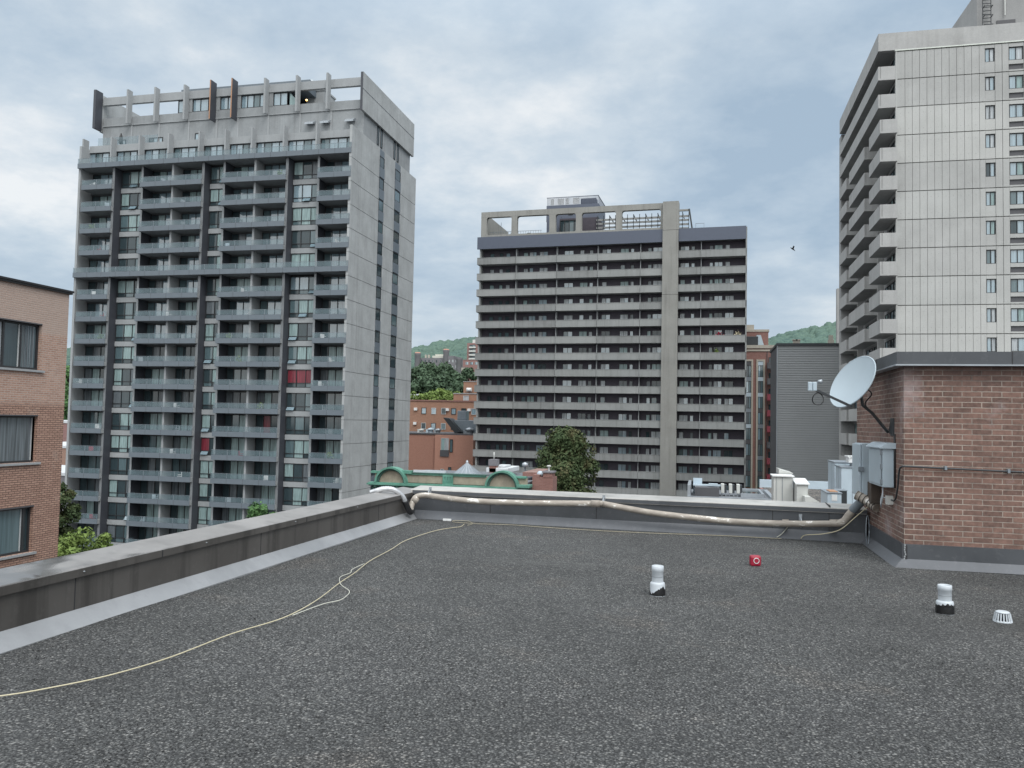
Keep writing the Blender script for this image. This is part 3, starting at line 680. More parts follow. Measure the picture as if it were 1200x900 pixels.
cl = MB(); cc = px(958.5, 467.5, 9.88); cl.tube([cc + r2 * (.062 * math.cos(a)) + u2 * (.068 * math.sin(a)) + w_ * .01 * math.sin(2 * a) for a in np.linspace(0, 2 * math.pi * 2, 60)], .006, 6); cl.build('cable_coil', 'black', t)
m0 = cD - nD * (dep + .02); MB().bar(m0 + nD * .02, m0 - nD * .07, .15, .13).build('back_bracket', 'blackm', t, bevel=.01)
p1 = px(1011, 475, 10.27); p2 = px(1022, 484, 10.25); p3 = px(1041, 507, 10.17)
MB().tube([m0 - nD * .05, p1, p2, p3], .018, 10).build('mast', 'blackm', t)
cb2 = [m0 - nD * .05 + r2 * .04, px(1019, 458, 10.2), px(1021, 463, 10.2), px(1014, 474, 10.22), px(1026, 488, 10.2), px(1038, 502, 10.15), px(1046, 508, 10.08), Vector((2.085, 9.96, 1.40))]
MB().tube(smooth(cb2, 5), .008, 6).build('cable', 'black', t)
wp = MB(); wp.box(2.088, 2.1, 10.0, 10.16, 1.38, 1.58); wp.quad([p3, (2.09, 10.02, 1.57), (2.09, 10.02, 1.40)]); wp.quad([p3, (2.09, 10.15, 1.57), (2.09, 10.15, 1.40)]); wp.build('wall_plate', 'blackm', t)
# ================================================================ TOWER 1 (left, glass balconies)
def zb1(k): return 18.26 + 2.745 * k
KS = list(range(-13, 6))
t1 = thing('apartment_tower', 'tall grey concrete apartment tower with glass railed balconies and charcoal fins, left of centre', 'apartment tower', (-58, 96, ZG))
core = MB(); core.box(-76.2, -39.92, 88.62, 107.3, ZG, 35.2); core.build('core_wall', 'conc1', t1)
MB().box(-76.5, -76.2, 86.3, 107.5, ZG, 34.9).build('end_wall', 'conc1l', t1)
# right side wall: precast panels with real joints
sw = MB()
ys_ = [(86.1, 88.78), (88.82, 94.35), (95.94, 99.59), (101.6, 107.5)]
zj = [31.5 - 2.745 * k for k in range(0, 19)]
for ya, yb_ in ys_:
    top = 35.25
    for z in zj + [ZG]:
        if z < ZG: continue
        sw.box(-39.9, -39.6, ya, yb_, z + .03, top - .03 if top < 35 else top); top = z
sw.box(-39.9, -39.66, 86.12, 107.48, ZG, 35.2, 1)
sw.build('side_wall', ['conc1s', 'groove'], t1)
st = MB()
wins = []
for (ya, yb_, zt) in ((94.35, 95.94, 34.35), (99.59, 101.6, 34.3)):
    st.box(-39.66, -39.63, ya, yb_, ZG, 35.2, 0)
    for k in range(19):
        z1 = zt - 2.745 * k
        if z1 < ZG + 2: break
        st.box(-39.66, -39.52, ya + .05, yb_ - .05, z1 - 2.745 + .08, z1 - 1.42)
        wins.append((100 - k, winX(ya + .05, yb_ - .05, z1 - 1.38, z1, -39.62, 1, [random.choice([1, 1, 2])], dep=.05)))
st.build('window_strip', 'balc1', t1)
emit('side_window', wins, PM, t1)
# fins and pilasters
for x in (-71.66, -59.14, -48.04):
    MB().box(x, x + .33, 86.45, 88.3, ZG, 31.98, 0, {2: 1}).build('fin', ['charcoal', 'finfront'], t1)
for x in (-67.73, -56.42, -44.11):
    MB().box(x, x + .27, 86.7, 88.6, ZG, 31.98, 0, {3: 1}).build('pilaster', ['conc1', 'charcoal'], t1)
dv = []
for x in (-63.36, -52.22):
    for k in KS[:-1]:
        dv.append((k, MB().box(x, x + .25, 86.55, 88.5, zb1(k) + .2, zb1(k + 1))))
emit('partition_wall', dv, ['conc1l'], t1)
# floor slabs / bay walls
bays = [(-71.3, -67.74), (-58.78, -56.43), (-47.68, -44.12)]
spd, bw, bw2, doors, slabs = [], [], [], [], []
flat = [(-76.15, -71.68, 4), (-67.44, -63.38, 4), (-63.08, -59.16, 4), (-56.12, -52.24, 4), (-51.94, -48.06, 4), (-43.82, -39.92, 4)]
def pick(k):
    r = random.random()
    if k >= -3: return random.choice([[1, 3, 3, 1], [2, 3, 3, 1], [1, 3, 3, 2], [1, 4, 3, 3], [2, 3, 3, 2], [1, 7, 3, 3], [1, 4, 4, 2]])
    return random.choice([[1, 2, 2, 1], [1, 4, 4, 1], [7, 4, 4, 1], [1, 2, 4, 1], [1, 1, 7, 7], [7, 4, 1, 2], [1, 4, 4, 1], [2, 1, 1, 2], [1, 7, 1, 1], [7, 7, 1, 2]])
def pickb(k):
    return random.choice([[4, 4, 4], [1, 4, 4], [4, 1, 7], [1, 1, 2], [2, 4, 4], [7, 1, 2], [4, 4, 1], [3, 3, 2] if k > -2 else [1, 2, 1]])
RED = {(-5, 2): [6, 6, 6], (-8, 1): [6, 1]}
for k in KS:
    z = zb1(k)
    s = MB(); s.box(-76.2, -39.92, 86.5 if k in (0, 5) else 88.0, 88.6, z + .02, z + .2)
    if k not in (0, 5):
        for a, b in [(-75.75, -71.66), (-67.35, -59.1), (-56.2, -48.0), (-43.78, -39.92)]: s.box(a, b, 86.1, 88.0, z + .02, z + .2)
    else: s.box(-76.3, -39.92, 86.1, 86.5, z + .02, z + .2)
    slabs.append((k, s))
    if k == 5: continue
    zt = zb1(k + 1)
    for i, (a, b) in enumerate(bays):
        s = MB(); s.box(a, b, 87.62, 88.3, z - .2, z + .40)
        if k != 0: spd.append((k, s))
        ids = RED.get((k, i)) or pickb(k)
        n = 3 if b - a > 3 else 2
        bw.append((k + i * .1, winY(a, b, z + .40, zt - .2, 87.75, n, ids, .08, .55)))
        if random.random() < .45 and k < 5:
            aw = MB(); qsel = random.randrange(n)
            for q in range(n):
                if q == qsel:
                    xa = a + (b - a) * (q + .1) / n; xb = a + (b - a) * (q + .9) / n
                    aw.quad([(xa, 87.70, z + .88), (xb, 87.70, z + .88), (xb, 87.42, z + .50), (xa, 87.42, z + .50)])
            if aw.v: bw2.append((k, aw))
    for (a, b, n) in flat:
        ids = pick(k)
        if k == -7 and abs(a + 51.94) < .1: ids = [1, 6, 1, 6]
        doors.append((k + a * .001, winY(a, b, z + .22, zt - .15, 88.45, n, ids, .07)))
emit('floor_slab', slabs, ['conc1'], t1)
emit('spandrel_panel', spd, ['conc1l'], t1)
emit('window', bw, PM, t1)
emit('awning_pane', bw2, ['psky'], t1)
emit('balcony_door', doors, PM, t1)
# balconies with glass railings
bal = []
def balcony1(k, x0, x1, capR=True):
    z = zb1(k)
    mb = MB(); mb.box(x0, x1, 86.0, 86.06, z, z + .6, 0)
    mb.box(x0, x0 + .05, 86.06, 88.0, z, z + .6, 0)
    mb.box(x1 - .3, x1 - .01, 86.06, 86.55, z + .015, z + .56, 1)
    if x1 < -45: mb.box(x1 - .05, x1 - .0, 86.07, 86.55, z + .02, z + .55, 1)
    n = max(2, round((x1 - x0) / 2.1))
    for i in range(1, n): xx = x0 + (x1 - x0) * i / n; mb.box(xx - .012, xx + .012, 85.995, 86.0, z + .01, z + .59, 2)
    g = MB(); n2 = n
    for i in range(n2):
        a = x0 + (x1 - x0) * i / n2 + .02; b = x0 + (x1 - x0) * (i + 1) / n2 - .02
        g.quad([(a, 86.02, z + .62), (b, 86.02, z + .62), (b, 86.02, z + 1.19), (a, 86.02, z + 1.19)], 0)
        g.box(b, b + .04, 86.0, 86.05, z + .6, z + 1.2, 1)
    g.quad([(x0 + .02, 86.03, z + .62), (x0 + .02, 87.4, z + .62), (x0 + .02, 87.4, z + 1.19), (x0 + .02, 86.03, z + 1.19)], 0)
    g.box(x0, x1, 85.998, 86.046, z + 1.19, z + 1.215, 1)
    bal.append((k, mb, g))
for k in KS:
    if k in (0, 5): balcony1(k, -76.45, -39.62)
    else:
        for a, b in [(-75.75, -71.40), (-67.35, -58.90), (-56.22, -47.82), (-43.78, -39.62)]: balcony1(k, a, b)
for k, mb, g in bal:
    o = mb.build('balcony', ['balc1', 'conc1l', 'seam'], t1); g.build('glass_railing', ['rail', 'utilityd'], o)
# --- set-back storey at row 5
z = zb1(5)
fx = [-76.55, -72.45, -68.4, -64.3, -60.05, -56.5, -52.95, -48.75, -44.55]
rfn = MB()
MB().box(-76.2, -39.92, 87.62, 88.6, z + 2.45, 35.3).build('roof_beam', 'conc1l', t1)
for i, x in enumerate(fx):
    MB().box(x, x + .2, 86.75, 87.7, z + .2, 36.0).build('roof_fin', 'conc1l', t1)
    xa = x + .2; xb = fx[i + 1] if i < 8 else -39.92
    winY(xa + .02, xb - .02, z + .2, z + 2.44, 87.85, 4, random.choice([[3, 2, 3, 3], [2, 3, 3, 2], [3, 3, 2, 3]]), .08).build('terrace_door', PM, t1)
# --- upper volume
UY = 89.5
MB().box(-75.9, -39.75, UY, 105.3, 35.2, 39.55).build('upper_wall', 'conc1', t1)
up = MB(); up.box(-75.95, -39.7, UY - .12, UY, 38.42, 38.52); up.box(-75.95, -39.7, UY - .25, UY, 35.2, 35.3)
for x in (-71.6, -67.6, -63.35, -59.4, -56.45, -52.3, -48.05, -43.95): up.box(x - .1, x + .12, UY - .07, UY, 35.3, 38.4)
up.build('ledge', 'conc1l', t1)
MB().box(-76.0, -39.7, UY - .1, UY + .35, 41.25, 42.25).build('top_beam', 'conc1l', t1)
# screen wall with window openings in the middle
scr = MB(); 
scr.box(-64.9, -47.3, UY + .3, 104, 41.25, 42.35); scr.box(-64.9, -47.3, 95, 104, 39.5, 41.25)
scr.box(-65.0, -47.2, UY + .5, 103, 42.35, 42.75)
scr.build('roof_pavilion', 'balc1', t1)
for i, (a, b) in enumerate([(-65.1, -63.9), (-63.0, -59.7), (-59.1, -57.0), (-56.2, -52.8), (-51.8, -49.9)]):
    winY(a, b, 39.6, 41.22, UY + .2, max(1, round((b - a) / .95)), [3, 3, 2, 3], .08).build('pavilion_window', PM, t1)
w2 = MB(); w2.prism([(39.6, 0)], 1, 0, 0) if False else None
w2.quad([(-49.7, UY + .3, 39.6), (-48.4, UY + .3, 39.6), (-48.4, UY + .3, 39.9), (-49.7, UY + .3, 41.2)]); w2.build('sloped_glazing', 'pcurt', t1)
MB().box(-63.9, -63.0, UY, UY + .3, 39.5, 41.3).box(-59.7, -59.1, UY, UY + .3, 39.5, 41.3).box(-57.0, -56.2, UY, UY + .3, 39.5, 41.3).box(-52.8, -51.8, UY, UY + .3, 39.5, 41.3).build('window_pier', 'conc1', t1)
ufx = [(-71.85, 0), (-67.85, 0), (-63.65, 0), (-59.7, 1), (-56.75, 1), (-52.55, 0), (-48.3, 0), (-44.3, 0)]
for x, c_ in ufx:
    f = MB()
    if c_: f.box(x, x + .16, UY - 1.35, UY - .1, 38.0, 42.9, 0, {2: 1})
    else: f.prism([(UY - .95, 38.35), (UY - .95, 42.75), (UY - .1, 42.75), (UY - .1, 38.6)], 0, x, x + .24)
    f.build('roof_fin', ['charcoal' if c_ else 'conc1l', 'orange'], t1)
sp_ = MB(); sp_.box(-39.74, -39.42, 88.3, 105.85, 37.85, 42.40, 0, {2: 1}); sp_.box(-39.44, -39.40, 88.25, 105.9, 40.35, 40.40, 1)
sp_.build('side_panel', ['conc1s', 'charcoal'], t1)
sp_ = MB(); sp_.box(-76.45, -76.1, 88.2, 89.45, 37.9, 42.9, 1); sp_.box(-76.4, -76.1, 89.45, 105.85, 37.8, 42.6, 0); sp_.build('side_panel', ['conc1s', 'charcoal'], t1)
for a, b in ((93.6, 94.15), (94.75, 95.3), (99.2, 99.75), (100.4, 100.95)): winX(a, b, 35.5, 37.9, -39.72, 1, [1], dep=.05).build('slot_window', PM, t1)
for x in (-40.8, -44.0, -46.0):
    MB().prism([(UY, 37.0), (UY - .7, 36.75), (UY - .7, 36.95), (UY, 37.35)], 0, x - 1.1, x).build('vent_hood', 'galv', t1)
for x in (-72.6, -67.2): winY(x - 1.8, x + .2, 35.35, 36.6, UY - .02, 3, [1, 3, 3], .08).build('window', PM, t1)
winY(-62.4, -61.4, 35.9, 36.8, UY - .02, 1, [3], .08).build('window', PM, t1)
# terrace glass railing
g = MB()
for i in range(6):
    a = -75.4 + i * 1.45; g.quad([(a, 88.1, 35.35), (a + 1.4, 88.1, 35.35), (a + 1.4, 88.1, 36.45), (a, 88.1, 36.45)]); g.box(a + 1.4, a + 1.45, 88.08, 88.12, 35.3, 36.5, 1)
g.build('terrace_railing', ['rail', 'utilityd'], t1)
# roof top pieces
t = MB(); t.box(-48.6, -46.2, 92, 95, 39.5, 42.1); t.box(-48.7, -46.1, 91.9, 95.1, 42.1, 42.3); t.build('stair_box', 'conc1l', t1)
o = MB().lathe((-47.9, 91.8, 42.3), [(.22, 0), (.22, .7), (.5, .8), (.5, 1.0), (.2, 1.15), (0, 1.15)], 14).build('roof_cowl', 'galv', t1)
o = MB().lathe((-47.25, 89.45, 39.95), [(0, -.12), (.1, -.07), (.14, 0), (.1, .09), (0, .14)], 10).build('lamp', 'lamp'); tag(o, 'small glowing orange lamp in the roof opening of the left tower', 'lamp')
o = MB().lathe((-72.7, 88.9, 35.3), [(.25, 0), (.25, .06), (.03, .1), (.03, .5), (.28, .6), (.2, 1.4), (.08, 1.9), (0, 2.0)], 10).build('closed_umbrella', 'black'); tag(o, 'dark folded umbrella standing on the roof terrace of the left tower', 'umbrella')
# balcony things
COLN = ['leftmost', 'second', 'third', 'rightmost']
COLX = [(-75.4, -72.3), (-66.9, -59.6), (-55.8, -48.4), (-43.4, -40.3)]
ORD = ['first', 'second', 'third', 'fourth', 'fifth', 'sixth', 'seventh', 'eighth', 'ninth', 'tenth', 'eleventh', 'twelfth']
def chair(x, y, z, rot, matn, name, lab):
    mb = MB(); c_, s_2 = math.cos(rot), math.sin(rot)
    mb.box(-.25, .25, -.25, .25, .38, .43); mb.box(-.25, .25, .2, .25, .43, .9)
    for a in (-.22, .22):
        for b in (-.22, .22): mb.box(a - .02, a + .02, b - .02, b + .02, 0, .38)
        mb.box(a - .03, a + .03, -.2, .2, .58, .62)
    mb.v = [(x + a * c_ - b * s_2, y + a * s_2 + b * c_, z + d) for a, b, d in mb.v]
    o = mb.build(name, matn); tag(o, lab, 'chair', 'furniture on the balconies of the left tower')
def plant(x, y, z, lab, h=.9, matn='leafy'):
    mb = MB(); mb.lathe((x, y, z), [(.12, 0), (.17, .3), (.0, .3)], 8, 1)
    for i in range(60):
        a = random.random() * 6.28; e = random.random() * 1.3; r_l = h * (.3 + .5 * random.random())
        p = Vector((x + math.cos(a) * math.cos(e) * r_l * .5, y + math.sin(a) * math.cos(e) * r_l * .5, z + .35 + math.sin(e) * r_l * .8)); q = Vector((random.gauss(0, 1), random.gauss(0, 1), random.gauss(0, 1))).normalized() * .1; q2 = q.orthogonal().normalized() * .08
        mb.quad([p - q, p + q2, p + q, p - q2])
    tag(mb.build('potted_plant', [matn, 'bark']), lab, 'potted plant', 'furniture on the balconies of the left tower')
items = [(-1, 0, 'w'), (-2, 0, 'r'), (-2, 1, 'w'), (-2, 2, 'w'), (-3, 3, 'w'), (-3, 0, 'p'), (-4, 3, 'w'), (-4, 2, 'p'), (-5, 3, 'w'), (-5, 0, 'w'), (-6, 3, 'g'), (-6, 1, 'w'), (-7, 0, 'w'), (-7, 2, 'g'), (-8, 0, 'r'), (-8, 3, 'p'), (-8, 1, 'w'), (-9, 1, 'w'), (-9, 2, 'w'), (-9, 3, 'w'), (-10, 0, 'w'), (-10, 2, 'g'), (-11, 0, 'r'), (-11, 1, 'b'), (-1, 2, 'w'), (3, 1, 'g'), (4, 2, 'p'), (-12, 0, 'r')]
used_b = {(k, c) for k, c, _ in items}
for k in list(range(-11, 0)) + [1, 2, 3, 4]:
    for cI in range(4):
        if (k, cI) not in used_b and random.random() < .5: items.append((k, cI, random.choice('wgggbprg')))
for k, cI, ty in items:
    a, b = COLX[cI]; x = random.uniform(a, b); zz = zb1(k) + .21
    where = f"{ORD[abs(k) - 1]} balcony {'below' if k < 0 else 'above'} the long one, {COLN[cI]} column, left tower"
    if ty == 'p': plant(x, 86.5, zz, 'leafy plant on the ' + where, 1.2)
    else:
        mn = {'w': 'white', 'r': 'red', 'g': 'galv', 'b': 'utility'}[ty]; cn = {'w': 'white', 'r': 'red', 'g': 'grey', 'b': 'pale blue'}[ty]
        chair(x, 86.6, zz, random.uniform(0, 6), mn, 'balcony_chair', f'{cn} chair on the ' + where)

# ================================================================ TOWER 2 (middle, continuous concrete balconies) - local frame
t2 = thing('apartment_block', 'wide concrete apartment block with continuous balconies and one tall concrete column in the middle', 'apartment block', (-38.6, 136.4, 0), -.045)
W2 = 45.2
lb = dict(parent=t2, local=True)
NR = 18
def zr(k): return 29.85 - 2.77 * k
MB().box(.5, W2 - .05, 1.6, 16, ZG, 33.3, 0, {5: 1, 3: 1}).build('brick_wall', ['brown2', 'conc2'], **lb)
MB().box(.38, .62, .25, 16.02, ZG, 33.1).build('end_wall', 'conc2', **lb)
MB().box(W2 - .22, W2, .0, 16.02, ZG, 33.3).build('end_wall', 'conc2', **lb)
segs = [(0, 6.96), (7.0, 14.13), (14.17, 21.18), (21.22, 28.28), (28.32, 31.88), (34.45, 38.0), (38.04, W2 - .0)]
bl, sl2, pt, wn, dr2 = [], [], [], [], []
WX = [(1.9, 2.7, 1), (3.6, 4.3, 1), (4.8, 5.6, 1), (8.0, 8.8, 1), (9.05, 10.3, 2), (10.8, 12.3, 2), (15.2, 16.8, 2), (17.9, 19.3, 2), (19.55, 20.2, 1), (21.7, 23.2, 2), (24.8, 26.2, 2), (26.5, 27.1, 1), (29.35, 30.0, 1), (30.2, 31.8, 2), (34.65, 36.1, 2), (36.4, 37.0, 1), (39.3, 39.9, 1), (40.1, 41.4, 2), (41.8, 43.2, 2)]
for k in range(NR):
    z = zr(k)
    s = MB(); s.box(.5, W2 - .22, .15, 1.6, z - 1.25, z - 1.05); sl2.append((-k, s))
    for i, (a, b) in enumerate(segs):
        s = MB(); s.box(a, b, 0, .15, z - 1.2, z - .07); s.box(a, b, -.03, .18, z - .07, z); s.box(a + .02, b - .02, -.018, 0, z - 1.2, z - 1.12)
        s.box(b - .05, b + .0, -.036, -.0, z - 1.2, z - .0)
        if i == 0: s.box(0, .15, .15, 1.55, z - 1.2, z - .07)
        bl.append((-k, s))
    for x in (6.9, 14.07, 21.1, 28.22, 38.0):
        pt.append((-k, MB().box(x, x + .09, .45, 1.6, z - 1.05, z + 1.52, 0)))
    for (a, b, n) in WX:
        low = k > 8
        if n == 2:
            r_ = random.random(); ids = [5, 5] if r_ < .26 else [5, 3] if r_ < .5 else [3, 3] if r_ < .7 else [4, 4] if r_ < .82 else [2, 3]
            if k > 2 and random.random() < .25: ids = [1, 1]
            if a < 7 and k > 2: ids = random.choice([[1, 2], [1, 1]])
            if random.random() < .15: b = a + (b - a) * .55; n = 1
            dr2.append((-k + random.random() * .1, winY(a, b, z - 1.0, z + 1.0, 1.55, n, ids, .06, dep=.05)))
        else:
            ids = [random.choice([5, 3, 2, 7, 1, 4])]
            if a < 7 and k > 2: ids = [random.choice([1, 2, 5])]
            wn.append((-k + random.random() * .1, winY(a, b, z - .9 if low else z - .6, z + .95, 1.55, 1, ids, .07, dep=.05)))
bl.sort(key=lambda t: -t[0])
for k_, s_b in bl[:100]: s_b.build('balcony', [random.choice(['conc2', 'conc2', 'conc2x', 'conc2y'])], **lb)
o_b = merge([b[1] for b in bl[100:]]).build('balcony', ['conc2'], **lb); o_b['kind'] = 'stuff'; emit('floor_slab', sl2, ['conc2'], **lb); emit('partition_wall', pt, ['conc1l'], **lb)
emit('window', wn, PM, **lb); emit('balcony_door', dr2, PM, **lb)
for z0, z1 in [(ZG, 22.6)] + [(22.65, 33.2), (33.25, 37.95)]:
    MB().box(31.9, 34.43, -.35, 1.7, z0, z1).build('column', 'conc2c', **lb)
cj = MB()
for k in range(2, 19): cj.box(31.89, 34.44, -.356, -.3, 31.2 - 2.77 * k, 31.24 - 2.77 * k)
cj.build('column_joint', 'groove', **lb)
MB().box(-.02, 31.88, -.05, .2, 31.35, 33.45).build('fascia', 'fascia', **lb)
MB().box(34.45, W2 - .15, -.05, .2, 31.35, 33.45).build('fascia', 'fascia', **lb)
MB().box(.1, W2 - .1, .2, 16, 31.5, 33.3).build('roof_slab', 'conc2', **lb)
# rooftop frame with rounded openings
fr = MB()
fr.box(.5, 31.9, .3, 1.1, 36.95, 37.9); fr.box(.5, 31.9, .32, 1.08, 33.45, 33.85)
posts = [(.5, 1.5), (6.0, 7.0), (12.7, 13.8), (17.3, 18.3), (24.1, 25.1), (31.5, 31.9)]
for a, b in posts: fr.box(a, b, .31, 1.09, 33.8, 36.97)
for i in range(5):
    x0 = posts[i][1]; x1 = posts[i + 1][0]
    for xs_, sg in ((x0, 1), (x1, -1)):
        for zc, sz in ((36.95, -1), (33.85, 1)):
            R_ = .42 if sz < 0 else .28
            pts = [(xs_ - sg * .01, zc - sz * .01)] + [(xs_ + sg * R_ * (1 - math.sin(a)), zc + sz * R_ * (1 - math.cos(a))) for a in np.linspace(0, math.pi / 2, 6)]
            fr.prism(pts if sg * sz > 0 else pts[::-1], 1, .32, 1.08)
fr.build('roof_frame', 'conc2c', **lb)
MB().box(.5, 1.0, 1.1, 15.5, 33.3, 37.9).build('frame_side_wall', 'conc2c', **lb)
MB().box(11.0, 13.6, 5.5, 12, 33.3, 37.9).box(10.9, 20.2, 5.6, 13, 37.0, 39.9).build('plant_room', 'fascia', **lb)
MB().box(11.0, 13.6, 5.46, 5.5, 33.3, 34.9).build('plant_room_base', 'brickR', **lb)
MB().box(14.9, 15.7, 5.56, 5.6, 38.0, 38.5).build('vent_grille', 'dark', **lb)
rl = MB()
for x in np.arange(11.0, 20.1, .2):
    rl.box(x, x + .06, 5.65, 5.7, 39.9, 41.3)
rl.box(10.9, 20.2, 5.62, 5.7, 41.25, 41.35).box(10.9, 20.2, 5.62, 5.7, 39.3, 39.42)
for y in np.arange(6, 13, .5): rl.box(20.1, 20.15, y, y + .05, 39.3, 41.3)
rl.box(20.08, 20.18, 5.6, 13, 41.25, 41.35)
for x in (11.6, 12.9, 13.4, 14.3, 15.6, 16.2): rl.box(x, x + .6, 5.72, 5.75, 40.0, 41.1, 1)
rl.box(16.9, 19.6, 6.4, 8, 39.9, 41.1, 2)
rl.build('roof_railing', ['fascia', 'white', 'fascia'], **lb)
winY(13.9, 17.2, 33.9, 36.6, 3.4, 4, [1, 1, 2, 1], .1).build('lounge_window', PM, **lb)
MB().box(13.8, 20.5, 3.45, 9, 33.3, 36.9).build('lounge_wall', 'brown2', **lb)
pg = MB()
for z in (34.25, 34.95, 35.65, 36.3): pg.box(20.3, 35.8, 3.2, 3.34, z - .17, z + .15, 0)
for x in np.arange(20.5, 36.0, 1.02): pg.box(x, x + .09, 3.08, 3.2, 33.4, 37.0, 1)
for x in np.arange(20.5, 36.0, 2.04): pg.bar((x, 3.3, 36.95), (x, 9.0, 36.95), .1, .2, 1)
pg.bar((35.9, 3.0, 37.4), (36.5, 3.0, 33.4), .25, .3, 1); pg.box(34.3, 36.0, 3.0, 3.3, 37.1, 37.4, 2)
pg.build('pergola', ['conc2y', 'blackm', 'conc2c'], **lb)
tr = MB()
for x in np.arange(1.8, 11, .45): tr.box(x, x + .04, 2.0, 2.04, 33.4, 34.7)
tr.box(1.6, 11, 2.0, 2.04, 34.68, 34.74)
tq = MB(); tq.box(36.9, 38.3, 4, 4.05, 35.1, 35.16).box(36.9, 36.95, 4, 4.05, 33.4, 35.2).box(38.25, 38.3, 4, 4.05, 33.4, 35.2); tq.build('guard_rail', 'utilityd', **lb)
tr.box(3.6, 3.66, 2, 2.06, 33.4, 36.4)
tr.build('terrace_railing', 'utilityd', **lb)
MB().box(7.9, 8.9, 3, 3.6, 33.4, 34.4).box(8.1, 8.7, 3.1, 3.5, 34.4, 34.6).build('roof_unit', 'blackm', **lb)
def t2w(lx, ly, z):
    c_, s2 = math.cos(-.045), math.sin(-.045); return (-38.6 + lx * c_ - ly * s2, 136.4 + lx * s2 + ly * c_, z)
for i, (lx, k) in enumerate(((43.9, 5), (41.0, 5), (40.5, 6))):
    x, y, z = t2w(lx, .8, zr(k) - 1.04)
    mb = MB(); mb.lathe((x, y, z), [(.16, 0), (.22, .4), (0, .4)], 8, 1)
    for j in range(70):
        p = Vector((x + random.gauss(0, .25), y + random.gauss(0, .2), z + 1.1 + random.gauss(0, .3))); q = Vector((random.gauss(0, 1), random.gauss(0, 1), random.gauss(0, 1))).normalized() * .14; q2 = q.orthogonal().normalized() * .1
        mb.quad([p - q, p + q2, p + q, p - q2])
    tag(mb.build('potted_plant', [['cordy', 'red', 'leafy'][i], 'bark']), ['tan leafy pot plant near the right end of a middle tower balcony', 'red flowering pot plant on a middle tower balcony right of the column', 'green pot plant on a middle tower balcony one floor below the red flowers'][i], 'potted plant')

# ================================================================ TOWER 3 (right)
def z3(k): return 37.13 - 2.68 * k
t3 = thing('apartment_tower', 'pale ribbed concrete apartment tower with stacked box balconies at the right edge', 'apartment tower', (24, 90, ZG))
XR = 40.0
MB().box(17.5, XR, 82.25, 106, ZG, 37.2, 0).build('core_wall', 'conc3s', t3)
MB().box(17.4, XR, 82.17, 82.27, ZG, 37.2).build('joint_backing', 'groove', t3)
cols = []
x = 17.42; edges = [17.42, 18.18] + [18.81 + .634 * i for i in range(10)] + [25.0]
pan = []
for k in range(21):
    zt, z0 = z3(k) - .05, z3(k + 1) + .03
    if zt < ZG: break
    s = MB()
    for i in range(len(edges) - 1): s.box(edges[i] + .015, edges[i + 1] - .015, 82.0, 82.2, z0, zt)
    for a, b in ((25.82, 26.42), (26.42, 26.98), (28.2, 28.8), (28.8, 29.4), (31.6, 32.2), (32.2, 32.8), (33.7, 34.3), (34.3, 34.9), (34.9, 35.5), (35.5, 36.1), (36.1, 36.7), (36.7, 37.3), (37.3, 37.9), (37.9, 38.5)): s.box(a + .02, b - .02, 82.0, 82.2, z0, zt)
    for i in range(len(edges) - 2):
        xm = (edges[i] + edges[i + 1]) / 2
        for zz_ in (z0 + .55, zt - .55):
            s.box(xm - .025, xm + .025, 81.994, 82.0, zz_ - .025, zz_ + .025, 1)
    for a, b, zlo in ((25.0, 25.82, zt - 1.62), (32.82, 33.68, zt - 1.62)): s.box(a, b, 82.03, 82.2, z0, zlo + .02); s.box(a, b, 82.01, 82.2, zt - .3, zt)
    for a, b in ((26.98, 28.2), (29.4, 31.6)): s.box(a, b, 82.01, 82.2, zt - .33, zt); s.box(a, b, 82.03, 82.2, z0, zt - 2.45); s.box(a, b, 82.03, 82.2, zt - 1.94, zt - 1.58)
    pan.append((-k, s))
    def w3(a, b, n, lo, hi):
        ids = random.choice([[2, 3], [3, 3], [3, 5], [5, 3], [1, 3], [5, 5], [3, 4]])
        return winY(a, b, lo, hi, 82.16, n, ids, .06, dep=.07)
    w3(25.02, 25.80, 2, zt - 1.60, zt - .3).build('window', PM, t3)
    w3(27.0, 28.18, 2, zt - 1.57, zt - .33).build('window', PM, t3)
    w3(29.45, 31.55, 3, zt - 1.57, zt - .33).build('window', PM, t3)
    MB().box(27.02, 28.16, 82.14, 82.18, zt - 2.44, zt - 1.95).build('louvre', 'sidingd', t3)
for k, s in pan: s.build('precast_panel', [random.choice(['conc3', 'conc3x', 'conc3y']), 'groove'], t3)
MB().box(15.84, XR, 81.95, 82.3, 37.25, 38.93).box(15.84, 16.1, 82.3, 104.7, 37.25, 38.93).box(16.1, XR, 82.3, 104.7, 38.0, 38.2).build('roof_fascia', 'conc3b', t3)
MB().box(17.3, XR, 81.93, 82.2, 37.16, 37.26).build('fascia_ledge', 'trimw', t3)
MB().box(16.05, XR, 82.2, 104.7, 37.2, 37.3).build('soffit', 'conc3s', t3)
bal3, dw3 = [], []
def balc3(k, ya, yb_):
    zb = 34.46 - 2.68 * k; zt = zb + 1.3
    s = MB(); s.box(15.85, 15.98, ya, yb_, zb + .0, zt); s.box(15.98, 17.36, ya, yb_, zb, zb + .17)
    s.box(16.06, 17.36, ya + .0, ya + .12, zb + .17, zt); s.box(15.98, 16.06, ya + .03, ya + .1, zb + .17, zt, 1); s.box(16.06, 17.36, yb_ - .12, yb_, zb + .17, zt)
    bal3.append((-k, s))
